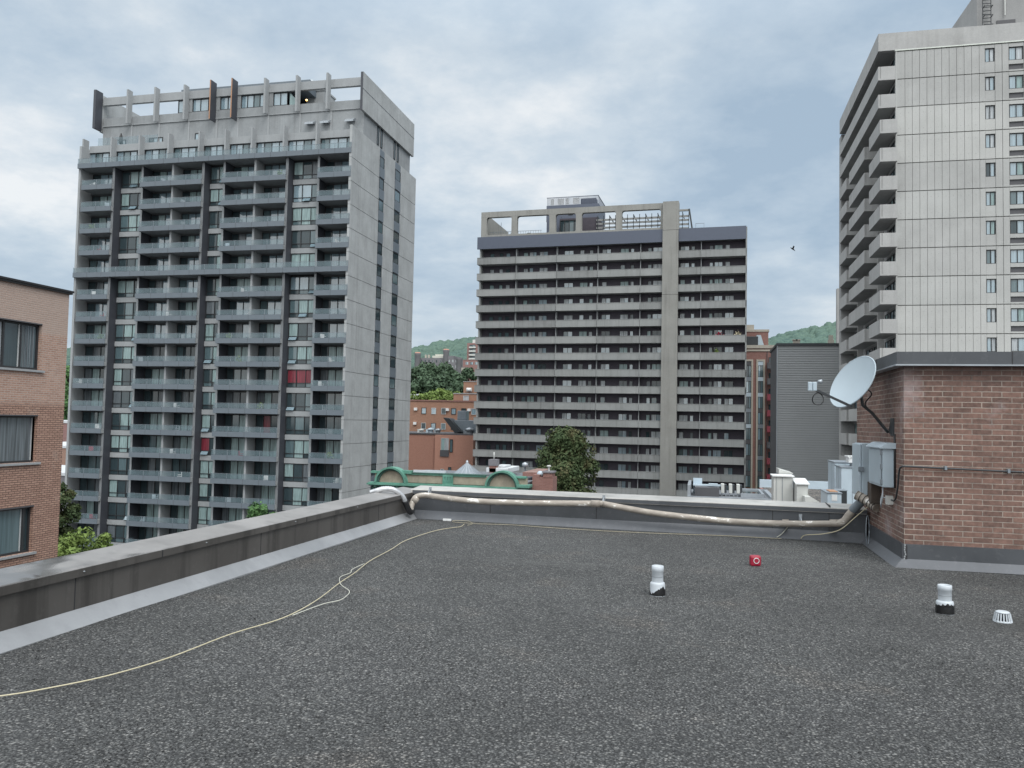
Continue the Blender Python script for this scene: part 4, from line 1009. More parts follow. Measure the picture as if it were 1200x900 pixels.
for k in range(19):
    if 34.46 - 2.68 * k < ZG + 1: break
    if k < 2: balc3(k, 81.6 + .4, 104.6)
    else:
        balc3(k, 81.25, 86.5); balc3(k, 89.0, 98.0); balc3(k, 99.8, 104.6)
    zf = 34.46 - 2.68 * k
    for ya, yb_ in ((82.4, 84.6), (84.9, 87.0), (89.6, 92.6), (93.4, 96.6), (100.2, 103.8)):
        if ya > 88 and k < 2: pass
        dw3.append((-k - ya * .001, winX(ya, yb_, zf + .2, zf + 2.4, 17.48, 2, [random.choice([1, 2, 7]), random.choice([1, 3, 4])], dep=.06, s=-1)))
for k, s in bal3: s.build('balcony', ['conc3b', 'groove'], t3)
emit('balcony_door', dw3, PM, t3)
for y in (88.0, 98.9): MB().box(16.9, 17.5, y - .1, y + .1, ZG, 37.2).build('side_fin', 'conc3b', t3)
MB().box(17.36, 17.5, 81.98, 82.3, ZG, 37.2).build('corner_pier', 'conc3', t3)
MB().box(16.05, 17.6, 104.75, 106.2, ZG, 37.2).build('side_fin', 'conc3s', t3)
# rooftop plant
pm = MB(); pm.prism([(23.1, 38.2), (25.0, 42.6), (XR, 42.6), (XR, 38.2)], 1, 84.0, 94, 0) if False else None
pm.box(24.95, XR, 84.0, 92, 38.2, 43.2)
pm.quad([(24.95, 84.0, 38.2), (24.95, 84.0, 43.2), (24.5, 100, 43.2), (23.3, 100, 38.2)])
pm.build('plant_room', 'conc3s', t3)
MB().box(26.6, 28.2, 83.94, 84.0, 38.7, 40.2).build('louvre', 'sidingd', t3)
ld = MB()
for x in (25.3, 26.0): ld.box(x, x + .06, 83.6, 83.66, 38.3, 43.2)
for z in np.arange(38.6, 43, .35): ld.box(25.3, 26.06, 83.6, 83.66, z, z + .05)
for z in np.arange(39.5, 43, .9): ld.box(25.3, 25.36, 83.1, 83.6, z, z + .05).box(26.0, 26.06, 83.1, 83.6, z, z + .05).box(25.3, 26.06, 83.1, 83.15, z, z + .05)
ld.build('ladder', 'blackm', t3)
MB().box(27.25, 27.33, 83.8, 83.88, 40.6, 43.4).build('vent_pole', 'offwhite', t3)
MB().lathe((22.6, 83.6, 38.3), [(.5, 0), (.6, .5), (.45, .95), (0, 1.15)], 14).build('roof_cowl', 'rail', t3)
# ================================================================ LEFT BRICK BUILDING
tb = thing('brick_building', 'tan brick building with curtained sliding windows cut off by the left edge', 'building', (-24, 10, ZG))
cols_ = [(2.0, 4.3), (8.2, 10.5), (13.4, 15.7), (19.1, 21.35)]
rows_ = [(2.75, 4.15), (-.08, 1.33), (-2.82, -1.44), (-5.65, -4.25), (-8.5, -7.1), (-11.3, -9.9), (-14.1, -12.7)]
wall = MB(); ys_ = [-12] + [v for c_ in cols_ for v in c_] + [22.4]
for i in range(0, len(ys_), 2): wall.box(-20.3, -20, ys_[i], ys_[i + 1], ZG, 5.27)
for a, b in cols_:
    zt = 5.27
    for z0, z1 in rows_: wall.box(-20.3, -20.0, a, b, z1, zt); zt = z0
    wall.box(-20.3, -20.0, a, b, ZG, zt)
wall.box(-34, -20.3, 22.1, 22.4, ZG, 5.27)
wall.build('brick_wall', 'brickL', tb)
MB().box(-34, -20.35, -12, 22.05, ZG, 5.0).build('roof', 'dark', tb)
MB().box(-34, -19.93, -12, 22.47, 5.27, 5.33).box(-34, -19.9, -12, 22.5, 5.33, 5.39).build('coping', 'black', tb)
for ci, (a, b) in enumerate(cols_):
    for ri, (z0, z1) in enumerate(rows_):
        sets = [[5, 1, 7], [4, 7, 7], [1, 2, 1]]
        ids = sets[ri % 3]
        ys3 = [a, a + (b - a) * .42, a + (b - a) * .70, b] if ri == 0 else [a, a + (b - a) * .36, b - .02, b] if ri == 1 else [a, a + .3, b - .28, b]
        m_ = MB(); X_ = -20.17
        m_.box(X_ - .03, X_ + .06, a, b, z0, z0 + .06, 0).box(X_ - .03, X_ + .06, a, b, z1 - .05, z1, 0)
        for y in ys3: yy = min(max(y, a + .03), b - .03); m_.box(X_ - .03, X_ + .055, yy - .03, yy + .03, z0 + .06, z1 - .05, 0)
        yq = a + (b - a) * .7
        m_.box(X_ - .02, X_ + .03, ys3[2] - .055, ys3[2] - .03, z0 + .06, z1 - .05, 8)
        for j in range(3): m_.quad([(X_, ys3[j], z0), (X_, ys3[j + 1], z0), (X_, ys3[j + 1], z1), (X_, ys3[j], z1)], ids[j])
        # curtain folds behind the open sash
        if ids[2] == 7:
            yy = ys3[2] + .05
            while yy < b - .1:
                w3_ = random.uniform(.04, .1); m_.quad([(X_ + .012, yy, z0 + .07), (X_ + .02, yy + w3_ / 2, z0 + .07), (X_ + .02, yy + w3_ / 2, z1 - .06), (X_ + .012, yy, z1 - .06)], 7); m_.quad([(X_ + .02, yy + w3_ / 2, z0 + .07), (X_ + .008, yy + w3_, z0 + .07), (X_ + .008, yy + w3_, z1 - .06), (X_ + .02, yy + w3_ / 2, z1 - .06)], 2); yy += w3_ + random.uniform(0, .06)
        w_o = m_.build('window', PM, tb)
        sl = MB(); sl.box(-20.25, -19.93, a - .02, b + .12, z0 - .07, z0 - .005); sl.build('sill', 'conc1l', w_o)
        MB().box(-20.1, -19.99, a, b, z1 + .0, z1 + .04).build('lintel', 'sidingd', w_o)

# ================================================================ NEIGHBOUR ROOF beyond the far parapet, right
def at(x, y, Yp): return px(x, y, Yp)
nb = thing('low_building', 'low neighbouring building with tan gravel roof and pale blue edge beyond the far parapet', 'building', (6, 24, ZG))
MB().box(2.2, 14, 13.4, 34.3, ZG, -.95).build('wall', 'brickR', nb)
gq = MB(); gq.quad([(2.3, 13.5, -.93), (13.9, 13.5, -.93), (13.9, 34.0, -.93), (2.3, 34.0, -.93)]); gq.build('gravel_roof', 'gravelt', nb)
MB().box(2.2, 14, 34.0, 34.3, -.95, -.64).build('roof_edge', 'utility', nb)
n2_ = thing('low_building', 'low dark flat roofed building with pale metal edges beyond the far parapet', 'building', (0, 27, ZG))
MB().box(-.45, 2.08, 25.5, 29.0, ZG, -.76).build('wall', 'brickR', n2_)
MB().box(-.45, 2.08, 25.5, 29.0, -.76, -.73).build('flat_roof', 'roofd', n2_)
eg = MB(); eg.box(2.0, 2.12, 25.45, 29.05, -.77, -.66); eg.box(-.45, 2.12, 25.42, 25.54, -.77, -.68); eg.box(1.15, 2.0, 28.9, 29.0, -.73, -.64); eg.box(-.45, -.36, 25.54, 27.8, -.73, -.35)
eg.build('metal_edge', 'galv', n2_)
o = MB().box(1.22, 1.78, 26.6, 28.4, -.72, -.66).box(1.15, 1.22, 26.5, 28.5, -.73, -.62, 1).box(1.78, 1.85, 26.5, 28.5, -.73, -.62, 1).box(1.22, 1.78, 28.4, 28.5, -.73, -.62, 1).box(1.22, 1.78, 26.5, 26.6, -.73, -.62, 1).build('skylight', ['pdark', 'galv']); tag(o, 'flat skylight with a pale frame on the low dark roof', 'skylight')
t = thing('roof_hatch', 'dark metal box with pale raised back edge at the left of the low dark roof', 'roof hatch', (0, 26.3, -.73))
MB().box(-.24, .50, 26.2, 27.2, -.73, -.46).build('box', 'sidingd', t); MB().box(-.3, -.02, 27.25, 27.32, -.73, -.24).box(-.3, .56, 26.9, 27.24, -.46, -.42).box(.18, .46, 26.5, 26.8, -.42, -.36).build('lid', 'utility', t)
for i, x in enumerate((.66, .90, 1.13)):
    t = thing('air_conditioner', ['small air conditioner unit, leftmost of the three on the low dark roof', 'small air conditioner unit in the middle of the three on the low dark roof', 'small air conditioner unit, rightmost of the three on the low dark roof'][i], 'air conditioner', (x, 27, -.73), 0, 'air conditioners on the low dark roof')
    MB().box(x - .10, x + .0, 26.6, 27.0, -.64, -.36).build('casing', 'offwhite', t, bevel=.01); MB().box(x + .0, x + .07, 26.62, 26.98, -.63, -.38).build('grille', 'blackm', t)
    MB().box(x - .09, x - .06, 26.65, 26.7, -.73, -.64).box(x + .03, x + .06, 26.65, 26.7, -.73, -.64).build('foot', 'galv', t)
t = thing('duct_housing', 'off-white boxy metal duct housing with a sloping foot beyond the far parapet', 'duct', (2, 20, -.9))
bz = MB(); bz.box(1.60, 2.03, 20.0, 20.6, -.93, .31); bz.build('tall_casing', 'offwhite', t, bevel=.01)
MB().box(1.57, 2.06, 19.96, 20.64, .31, .335).build('casing_lid', 'white', t)
bz = MB(); bz.prism([(19.5, -.93), (19.5, .17), (20.25, .24), (20.25, -.93)], 0, 2.06, 2.30); bz.build('short_casing', 'offwhite', t, bevel=.01)
MB().prism([(19.46, .175), (19.46, .20), (20.3, .275), (20.3, .25)], 0, 2.03, 2.33).build('short_lid', 'white', t)
MB().prism([(2.19, -.06), (2.31, -.06), (2.62, -.25), (2.62, -.93), (2.19, -.93)], 1, 19.1, 19.49).build('sloping_foot', 'offwhite', t)
MB().prism([(1.78, .45), (2.1, .36), (2.1, .338), (1.78, .338)], 1, 20.7, 21.5).build('rear_hood', 'offwhite', t)
MB().box(1.79, 1.80, 19.99, 20.0, -.9, .3).box(1.66, 1.665, 19.99, 20.0, -.9, .3).build('seam', 'utilityd', t)
for i, (x0, x1, y0, y1, zt, lab) in enumerate([(3.69, 5.2, 24.0, 25.0, .41, 'large pale blue metal roof unit nearer the white duct side'), (3.74, 5.2, 25.5, 26.8, .48, 'large pale blue metal roof unit standing behind the front one')]):
    t = thing('roof_unit', lab, 'roof unit', (x0, y0, -.93))
    MB().box(x0, x1, y0, y1, -.93, zt - .03).build('casing', 'utility', t, bevel=.01)
    MB().box(x0 - .02, x1 + .02, y0 - .02, y1 + .02, zt - .03, zt).build('lid', 'utilityd', t)
    MB().box(x0 + .28, x0 + .29, y0 - .006, y0, -.9, zt - .05).box(x0 - .006, x0, y0 + .5, y0 + .51, -.9, zt - .05).build('seam', 'utilityd', t)
t = thing('roof_fan', 'small white ribbed fan unit on top of the pale blue roof units', 'fan', (4.1, 24.5, .42))
MB().box(3.93, 4.35, 24.3, 24.8, .50, .66).build('housing', 'white', t, bevel=.02)
fb = MB()
for k in range(6): fb.box(3.90 + k * .08, 3.94 + k * .08, 24.26, 24.84, .66, .70)
fb.build('fin', 'white', t); MB().box(4.02, 4.3, 24.4, 24.7, .41, .50).build('stand', 'utilityd', t)
t = thing('equipment_box', 'small grey metal box with orange lid and white notice beyond the far parapet', 'equipment box', (2.48, 17.4, -.9))
MB().box(2.36, 2.62, 17.0, 17.9, -.93, .19).build('casing', 'utility', t, bevel=.01)
MB().box(2.345, 2.635, 16.985, 17.915, .19, .205).build('lid', 'utilityd', t)
MB().box(2.44, 2.54, 16.992, 17.0, .05, .165).build('notice', 'white', t)
MB().box(2.42, 2.57, 17.1, 17.6, .206, .222).build('orange_cover', 'orange', t, bevel=.004)
t = thing('equipment_box', 'dark box on the gravel roof between the grey box and the pale blue units', 'equipment box', (3.1, 20, -.9))
MB().box(2.98, 3.2, 20.0, 20.5, -.93, .03).build('casing', 'blackm', t, bevel=.01); MB().box(2.97, 3.21, 19.99, 20.51, .03, .045).build('lid', 'utilityd', t)

# ================================================================ COPPER TRIMMED MANSION
mn = thing('mansion', 'old stone mansion front with green copper cornice and two arched pediments', 'mansion', (-13, 48, ZG))
Ym = 42.0
MB().box(-17.4, -8.9, Ym + .1, 50, ZG, -1.85).build('stone_wall', 'sandstone', mn)
MB().box(-17.4, -8.9, Ym - .0, Ym + .1, -1.92, -1.48).build('parapet_panel', 'sandstone', mn)
MB().box(-17.2, -8.9, Ym + .3, 50, -1.85, -1.7).build('flat_roof', 'roofd', mn)
c_ = MB(); c_.box(-17.68, -8.75, Ym - .45, Ym + .1, -2.08, -2.0); c_.box(-17.6, -8.8, Ym - .35, Ym + .1, -2.14, -2.08, 1); c_.box(-17.5, -8.8, Ym - .15, Ym + .1, -2.5, -2.14, 1); c_.box(-17.62, -8.78, Ym - .38, Ym + .1, -2.0, -1.95)
c_.box(-9.35, -8.68, Ym - .55, Ym + .3, -1.93, -1.80); c_.box(-9.2, -8.75, Ym - .5, Ym + .3, -2.06, -1.93, 1)
for x in np.arange(-17.3, -8.9, .42): c_.box(x, x + .12, Ym - .34, Ym - .15, -2.2, -2.14)
c_.build('cornice', ['copper', 'copperd'], mn)
c_ = MB(); c_.box(-15.45, -11.15, Ym - .06, Ym + .16, -1.50, -1.42); c_.box(-15.5, -11.1, Ym - .1, Ym + .2, -1.42, -1.36, 1); c_.box(-17.6, -16.9, Ym - .1, Ym + .2, -1.47, -1.36); c_.box(-9.45, -8.95, Ym - .1, Ym + .2, -1.48, -1.38); c_.box(-15.9, -15.25, Ym - .12, Ym + .22, -1.45, -1.28)
c_.build('parapet_rail', ['copper', 'copperd'], mn)
MB().box(-15.2, -13.4, Ym + .02, Ym + .2, -1.36, -1.24).build('worn_capstone', 'pvc', mn)
pq = MB(); pq.box(-13.5, -12.93, Ym - .09, Ym + .02, -1.95, -1.40); pq.box(-13.45, -12.98, Ym - .11, Ym - .09, -1.80, -1.50)
pq.build('plaque', 'copper', mn)
tx = MB()
for i, x in enumerate((-13.40, -13.26, -13.12)):
    tx.box(x, x + .09, Ym - .118, Ym - .11, -1.56, -1.535); tx.box(x + .035, x + .06, Ym - .118, Ym - .11, -1.72, -1.56)
    if i == 0: tx.box(x, x + .035, Ym - .118, Ym - .11, -1.72, -1.70).box(x, x + .02, Ym - .118, Ym - .11, -1.64, -1.56)
tx.build('plaque_relief', 'copperd', mn)
for xc in (-16.37, -10.2):
    ar_ = MB(); zc = -1.96
    for (r0, r1, yy, mt) in ((.70, .80, .24, 1), (.80, .90, .38, 0)):
        n = 20
        for i in range(n):
            a0_, a1_ = math.pi * i / n, math.pi * (i + 1) / n
            P_ = lambda r, a: (xc + r * math.cos(a), zc + r * .95 * math.sin(a))
            ar_.prism([P_(r0, a0_), P_(r1, a0_), P_(r1, a1_), P_(r0, a1_)], 1, Ym - yy, Ym + .25, mt)
    ar_.build('arched_pediment', ['copper', 'copperd'], mn)
    tp = MB(); tp.prism([(xc + .7 * math.cos(a), zc + .66 * math.sin(a)) for a in np.linspace(0, math.pi, 20)], 1, Ym - .12, Ym + .2); tp.build('tympanum', 'sandstone', mn)
    MB().box(xc - .8, xc + .8, Ym - .3, Ym, zc - .06, zc).build('sill', 'trim', mn)
ln = thing('roof_lantern', 'small ribbed glass pyramid roof light behind the copper parapet', 'roof light', (-12.4, 45, -1.5))
lx, ly, lz = -13.2, 45.5, -1.72
pr = MB(); apex = (lx, ly, -.93); q4 = [(lx - .8, ly - .8, lz), (lx + .8, ly - .8, lz), (lx + .8, ly + .8, lz), (lx - .8, ly + .8, lz)]
for i in range(4): pr.quad([q4[i], q4[(i + 1) % 4], apex])
pr.build('glazing', 'utilityd', ln)
rb = MB()
for i in range(4):
    for k in range(5):
        a = Vector(q4[i]).lerp(Vector(q4[(i + 1) % 4]), k / 5); rb.bar(a, Vector(apex), .03)
rb.lathe(apex, [(.08, -.05), (.08, .08), (0, .14)], 8); rb.build('rib', 'galv', ln)
o = MB().box(-12.2, -10.9, 46, 49, -1.5, -1.22).box(-11.8, -11.2, 46.5, 48, -1.22, -1.1).build('roof_cover', 'roofw', bevel=.03); tag(o, 'pale rumpled roof covering beside the glass roof light', 'roof cover')
t = thing('chimney', 'grey topped brick chimney with a white pole on the mansion roof', 'chimney', (-11.8, 46, -1.5))
MB().box(-12.02, -11.62, 46, 46.6, -1.5, -1.1).build('brick_stack', 'brickR', t); MB().box(-12.06, -11.58, 45.96, 46.64, -1.1, -.74).build('cap', 'stoneF', t); MB().tube([(-11.82, 46.3, -.74), (-11.82, 46.3, -.32)], .035, 8).build('pole', 'offwhite', t)
pw = thing('party_wall', 'dark red brick party wall at the right end of the copper trimmed mansion', 'wall', (-8.1, 43, ZG))
MB().box(-8.72, -7.62, 42.4, 43.6, ZG, -1.42).box(-8.7, -8.35, 42.4, 43.6, -1.42, -1.30).build('brick_wall', 'brickR', pw)
t = thing('chimney', 'square brick chimney with a metal vent at the end of the party wall', 'chimney', (-7.9, 43, -1.4))
MB().box(-8.14, -7.66, 42.38, 43.2, -1.42, -1.18).build('brick_stack', 'brickR', t); MB().box(-8.19, -7.6, 42.33, 43.25, -1.18, -1.10).build('cap', 'stoneF', t); MB().lathe((-7.92, 42.8, -1.1), [(.05, 0), (.05, .2), (.13, .24), (.10, .3), (0, .31)], 10).build('vent', 'offwhite', t)
o = MB().lathe((-8.42, 43.0, -1.42), [(.0, .0), (.17, .02), (.18, .18), (.1, .28), (0, .3)], 12).build('roof_cowl', 'utility'); tag(o, 'pale blue rounded cowl on the brick party wall', 'cowl')
o = MB().lathe((-9.9, 46.0, -1.5), [(.05, .0), (.05, .4), (.17, .42), (.17, .6), (.0, .68)], 12).build('roof_cowl', 'galv'); tag(o, 'round grey cowl behind the right arched pediment', 'cowl')
o = MB().box(-9.6, -8.8, 44, 48, -1.5, -1.28).build('roof_upstand', 'brickR'); tag(o, 'low brick upstand behind the right arched pediment', 'wall')

# ================================================================ BUILDINGS BETWEEN THE TOWERS
def bldg(name, lab, x0, x1, y0, y1, z1, wallm, roofm='roofd', edge=None):
    t = thing(name, lab, 'building', ((x0 + x1) / 2, (y0 + y1) / 2, ZG))
    MB().box(x0, x1, y0, y1, ZG, z1).build('wall', wallm, t)
    MB().box(x0 - .15, x1 + .15, y0 - .15, y1 + .15, z1, z1 + (edge or .3)).build('roof', roofm, t)
    return t
def wrow(t, y, xs, w, zs, h, ids=None, panes=1, name='window'):
    for z in zs:
        for x in xs: winY(x, x + w, z, z + h, y - .02, panes, ids or [random.choice([1, 2, 2, 3])], .09, fm=random.choice([0, 8])).build(name, PM, t)
t = bldg('brick_block', 'plain orange brick block with dark parapet between the two left towers', -62, -41.0, 146, 165, -1.2, 'brickO2', 'sidingd', .25)
MB().box(-48.5, -41.0, 145.4, 146, ZG, -1.22).build('bay_wall', 'brickO', t)
MB().box(-44.6, -41.0, 145.0, 145.4, ZG, -1.22).build('bay_wall', 'brickO', t)
wrow(t, 145.4, [-47.3], 1.5, [-5.0], 3.2, [4, 5], 2); wrow(t, 145.4, [-45.6], .6, [-4.4], 2.4, [2]); wrow(t, 145.4, [-47.3], .7, [-10.5], 3.0, [2]); wrow(t, 145.4, [-45.8], .6, [-9.5], 2.4, [2])
MB().box(-47.4, -45.7, 145.2, 145.37, -5.2, -4.0).build('window_guard', 'sidingd', t)
specs = [(-52.8, .7, 'offwhite', 'small white fan housing at the left end of the orange brick roof'), (-50.9, .9, 'utility', 'pale blue vent box on the orange brick roof, second from the left'), (-49.4, .8, 'galv', 'grey vent box on the orange brick roof beside the tilted panel'), (-43.2, 1.1, 'galv', 'tall grey fan at the right end of the orange brick roof')]
for x, s, mt, lab in specs:
    o = MB().lathe((x, 150, -.95), [(s * .5, 0), (s * .5, s * .5), (s * .75, s * .55), (s * .7, s * .9), (0, s * 1.1)], 10).box(x - s, x - s * .4, 149.6, 150.4, -.95, -.3).build('roof_fan', mt); tag(o, lab, 'fan')
o = MB().prism([(-48.2, 2.0), (-47.0, 1.9), (-44.6, -.6), (-45.8, -.9)], 1, 149, 152).build('tilted_panel', 'blackm'); tag(o, 'dark tilted panel leaning on the orange brick roof', 'roof panel')
o = MB().box(-46.4, -41.6, 150.5, 154, -.9, 1.6).box(-46.0, -44.2, 151, 153, 1.6, 3.4).build('roof_unit', 'utilityd', bevel=.1); tag(o, 'bulky grey machinery housing on the orange brick roof', 'roof unit')
t = bldg('brick_block', 'brown brick block with two rows of small windows and white air conditioners', -72, -46, 175, 190, 5.7, 'brickB', 'brickR', .3)
wrow(t, 175, [-61.7 + i * 2.33 for i in range(7)], 1.1, [2.85, -.55, -3.9], 1.4)
for i, (x, z) in enumerate([(-63.4, 3.6), (-55.9, 3.6), (-50.9, 3.6), (-63.5, .4), (-51.1, .35)]): MB().box(x, x + .7, 174.6, 175, z, z + .6).build('air_conditioner', 'white', t)
MB().box(-54.6, -45, 176, 188, 5.8, 7.6).box(-52.9, -45, 178, 188, 7.6, 10.3).build('penthouse', 'brickB', t)
MB().box(-54.7, -45, 175.9, 188, 7.45, 7.65).box(-53, -45, 177.9, 188, 10.3, 10.42).build('penthouse_edge', 'conc1l', t)
winY(-52.3, -51.0, 5.95, 7.1, 175.95, 2, [5, 5], .08, fm=8).build('window', PM, t)
MB().box(-52.2, -50.6, 176.8, 177.6, 7.9, 8.0).build('tank_stand', 'blackm', t)
tk = MB(); tk.tube([(-51.9, 177.2, 8.5), (-50.8, 177.2, 8.5)], .42, 12); tk.build('tank', 'white', t)
# grey siding building
t = thing('siding_building', 'tall windowless building clad in grey horizontal siding between middle and right towers', 'building', (15, 118, ZG))
sd_ = MB()
z = -20.9
while z < 12.1: sd_.prism([(111.9, z), (111.96, z + .29), (112.1, z + .29), (112.1, z)], 0, 9.36, 24); z += .31
sd_.build('siding', 'siding', t)
MB().box(9.36, 24, 112.1, 123, ZG, 12.1).build('wall', 'sidingd', t)
MB().box(9.22, 24.1, 111.75, 123.1, 12.1, 12.42).build('coping', 'blackm', t); MB().box(9.28, 9.37, 111.85, 111.95, ZG, 12.1).build('corner_trim', 'galv', t)
for i, (xa, lab) in enumerate(((931.5, 'twin white vents on the grey siding roof, left one'), (935.5, 'twin white vents on the grey siding roof, right one'))):
    p = at(xa, 402, 114); o = MB().box(p.x - .22, p.x + .22, 114, 114.5, 12.4, 13.0).box(p.x - .3, p.x + .3, 113.9, 114.6, 13.0, 13.15).build('roof_vent', 'trim'); tag(o, lab, 'vent')
p = at(974, 400, 116); o = MB().box(p.x - .35, p.x + .35, 116, 116.6, 12.4, 13.3).box(p.x - .25, p.x + .25, 116, 116.6, 13.3, 13.9).box(p.x - .7, p.x + .7, 115.9, 116.7, 12.42, 12.7, 1).build('roof_vent', ['trim', 'sidingd']); tag(o, 'stout beige chimney vent at the right of the grey siding roof', 'vent')
# strip window building
t = thing('brick_apartment_building', 'narrow red brick apartment building with tall cream framed window strips and small red balconies', 'building', (9, 150, ZG))
MB().box(5.5, 12.3, 145, 158, ZG, 14.8).build('wall', 'brickR', t)
MB().box(5.4, 12.4, 144.8, 158.1, 14.8, 15.35).box(5.4, 12.4, 144.88, 145.0, 14.3, 14.6).build('cornice', 'trim', t)
for (xa, xb) in ((874.0, 880.2), (888.0, 894.2)):
    X0, X1 = at(xa, 480, 145).x, at(xb, 480, 145).x
    MB().box(X0 - .28, X0, 144.85, 145, -9, 12.6).box(X1, X1 + .28, 144.85, 145, -9, 12.6).box(X0 - .28, X1 + .28, 144.85, 145, 12.6, 12.9).build('strip_frame', 'trim', t)
    for k in range(8):
        z = 9.9 - 2.67 * k; winY(X0, X1, z, z + 2.0, 144.96, 2, [random.choice([2, 3, 7]), 2], .08, dep=.04).build('window', PM, t)
        MB().box(X0, X1, 144.93, 145, z + 2.0, z + 2.67).build('spandrel_panel', random.choice(['utilityd', 'utility', 'sidingd']), t)
XB0, XB1 = at(898.8, 480, 144).x, at(907.0, 480, 144).x
for k, mt in enumerate(['sidingd', 'sidingd', 'redb', 'redb', 'redb', 'sidingd', 'redb', 'redb', 'redb']):
    z = 11.3 - 2.67 * k
    MB().box(XB0, XB1, 143.6, 144.9, z - .1, z).box(XB0, XB1, 143.55, 143.62, z, z + 1.0).box(XB0, XB0 + .06, 143.62, 144.9, z, z + 1.0).build('balcony', mt, t)
    winY(XB0 + .3, XB1 - .1, z, z + 2.0, 144.95, 2, [1, 2], .08, dep=.04).build('balcony_door', PM, t)
MB().box(XB0 + .0, XB0 + .1, 144.9, 145, -14, 14.3).build('drain_pipe', 'sidingd', t)
MB().box(6.9, 11.0, 150, 156, 15.3, 18.2).build('penthouse', 'brickR', t)
MB().box(6.8, 11.15, 149.9, 156.1, 18.2, 18.6).box(6.5, 8.6, 150.5, 156, 18.6, 19.5).build('penthouse_cornice', 'trim', t)
o = MB().box(7.0, 9.1, 147.2, 149, 15.4, 17.1).build('roof_tank', 'blackm', bevel=.05); tag(o, 'black square tank on the narrow red brick apartment roof', 'tank')
o = MB().prism([(8.9, 15.4), (8.9, 17.4), (9.6, 17.4), (10.2, 15.4)], 1, 148, 149.4).build('roof_hood', 'utility'); tag(o, 'pale blue sloping hood beside the black tank', 'hood')
o = MB().box(5.5, 10.2, 143.5, 145, -9.8, -9.3).build('awning', 'green'); tag(o, 'bright green awning at the foot of the narrow red brick building', 'awning')
t = bldg('low_building', 'low pale building at the foot of the narrow red brick apartments', 4, 12.5, 138, 143, -10.0, 'conc1', 'roofd', .3)
# far left gap
t = bldg('low_building', 'low tan building with white flat roof in the gap left of the left tower', -150, -122, 148, 170, -6.0, 'brickL', 'roofw', .5); wrow(t, 148, [-137.5, -134.5], 1.6, [-9.4], 1.6)
t = bldg('low_building', 'grey walled low building nearest in the gap left of the left tower', -128, -100, 122, 140, -9.5, 'stoneF', 'roofw', .5); wrow(t, 122, [-112.5, -110], 1.4, [-12.8], 1.4)
t = bldg('low_building', 'dark brown low building farther back in the gap left of the left tower', -200, -168, 200, 220, -1.5, 'brickF', 'roofw', .7); wrow(t, 200, [-186, -182], 2, [-5, -8], 2)
t = bldg('low_building', 'long pale roofed building far back in the gap left of the left tower', -300, -235, 290, 320, 4.5, 'brickF', 'roofw', .9); wrow(t, 290, [-270, -262], 2.4, [0, -5], 2.4)
t = bldg('low_building', 'small pale building among yellow green trees between the left towers', -98, -88, 262, 272, 9.8, 'roofw', 'roofw', .4)

p = at(981, 338, 127)
t = thing('concrete_building', 'far concrete building edge between the grey siding roof and the right tower balconies', 'building', (p.x + 3, 130, ZG))
MB().box(p.x, p.x + 8, 127, 128, ZG, p.z).build('wall', 'conc3b', t); MB().box(p.x + .4, p.x + 7, 127.1, 127.9, p.z, p.z + .8).build('roof_edge', 'conc3s', t)
# ================================================================ HILL
def ridge(x):
    xs = [-2500, -1500, -804, -600, -327, -255, -150, 0, 61, 100, 133, 300, 900, 2500]; zs = [10, 45, 72, 72, 70, 81, 87, 85, 86, 91, 97, 93, 55, 0]
    return np.interp(x, xs, zs)
def hz_(x, y):
    t_ = np.clip((y - 300) / 620, 0, 1); s_ = t_ * t_ * (3 - 2 * t_) * .6 + t_ * .4
    base = ZG + (ridge(x) - ZG) * s_
    base = base + 3.5 * np.sin(x * .013 + y * .02) * t_ + 2.5 * np.sin(x * .031 - y * .017) * t_
    return base * np.where(y > 950, 1 - ((y - 950) / 900) ** 2 * .5, 1)
def grid(name, xs, ys, zf, matn, kind, label=None, cat=None):
    X, Y_ = np.meshgrid(xs, ys, indexing='ij'); Z = zf(X, Y_)
    V = np.stack([X, Y_, Z], -1).reshape(-1, 3); nx_, ny_ = X.shape
    i = np.arange(nx_ - 1)[:, None] * ny_ + np.arange(ny_ - 1)[None]; i = i.ravel()
    F = np.stack([i, i + ny_, i + ny_ + 1, i + 1], 1)
    me = bpy.data.meshes.new(name); me.vertices.add(len(V)); me.vertices.foreach_set('co', V.ravel().astype(np.float32))
    me.loops.add(F.size); me.loops.foreach_set('vertex_index', F.ravel().astype(np.int32)); me.polygons.add(len(F)); me.polygons.foreach_set('loop_start', (np.arange(len(F)) * 4).astype(np.int32))
    me.polygons.foreach_set('use_smooth', np.ones(len(F), bool)); me.update(calc_edges=True); me.materials.append(M[matn])
    o = bpy.data.objects.new(name, me); C.objects.link(o); return tag(o, label, cat, None, kind)
grid('hill', np.linspace(-2500, 2500, 120), np.linspace(300, 1500, 60), lambda x, y: hz_(x, y) - 1.5, 'grass', 'structure')
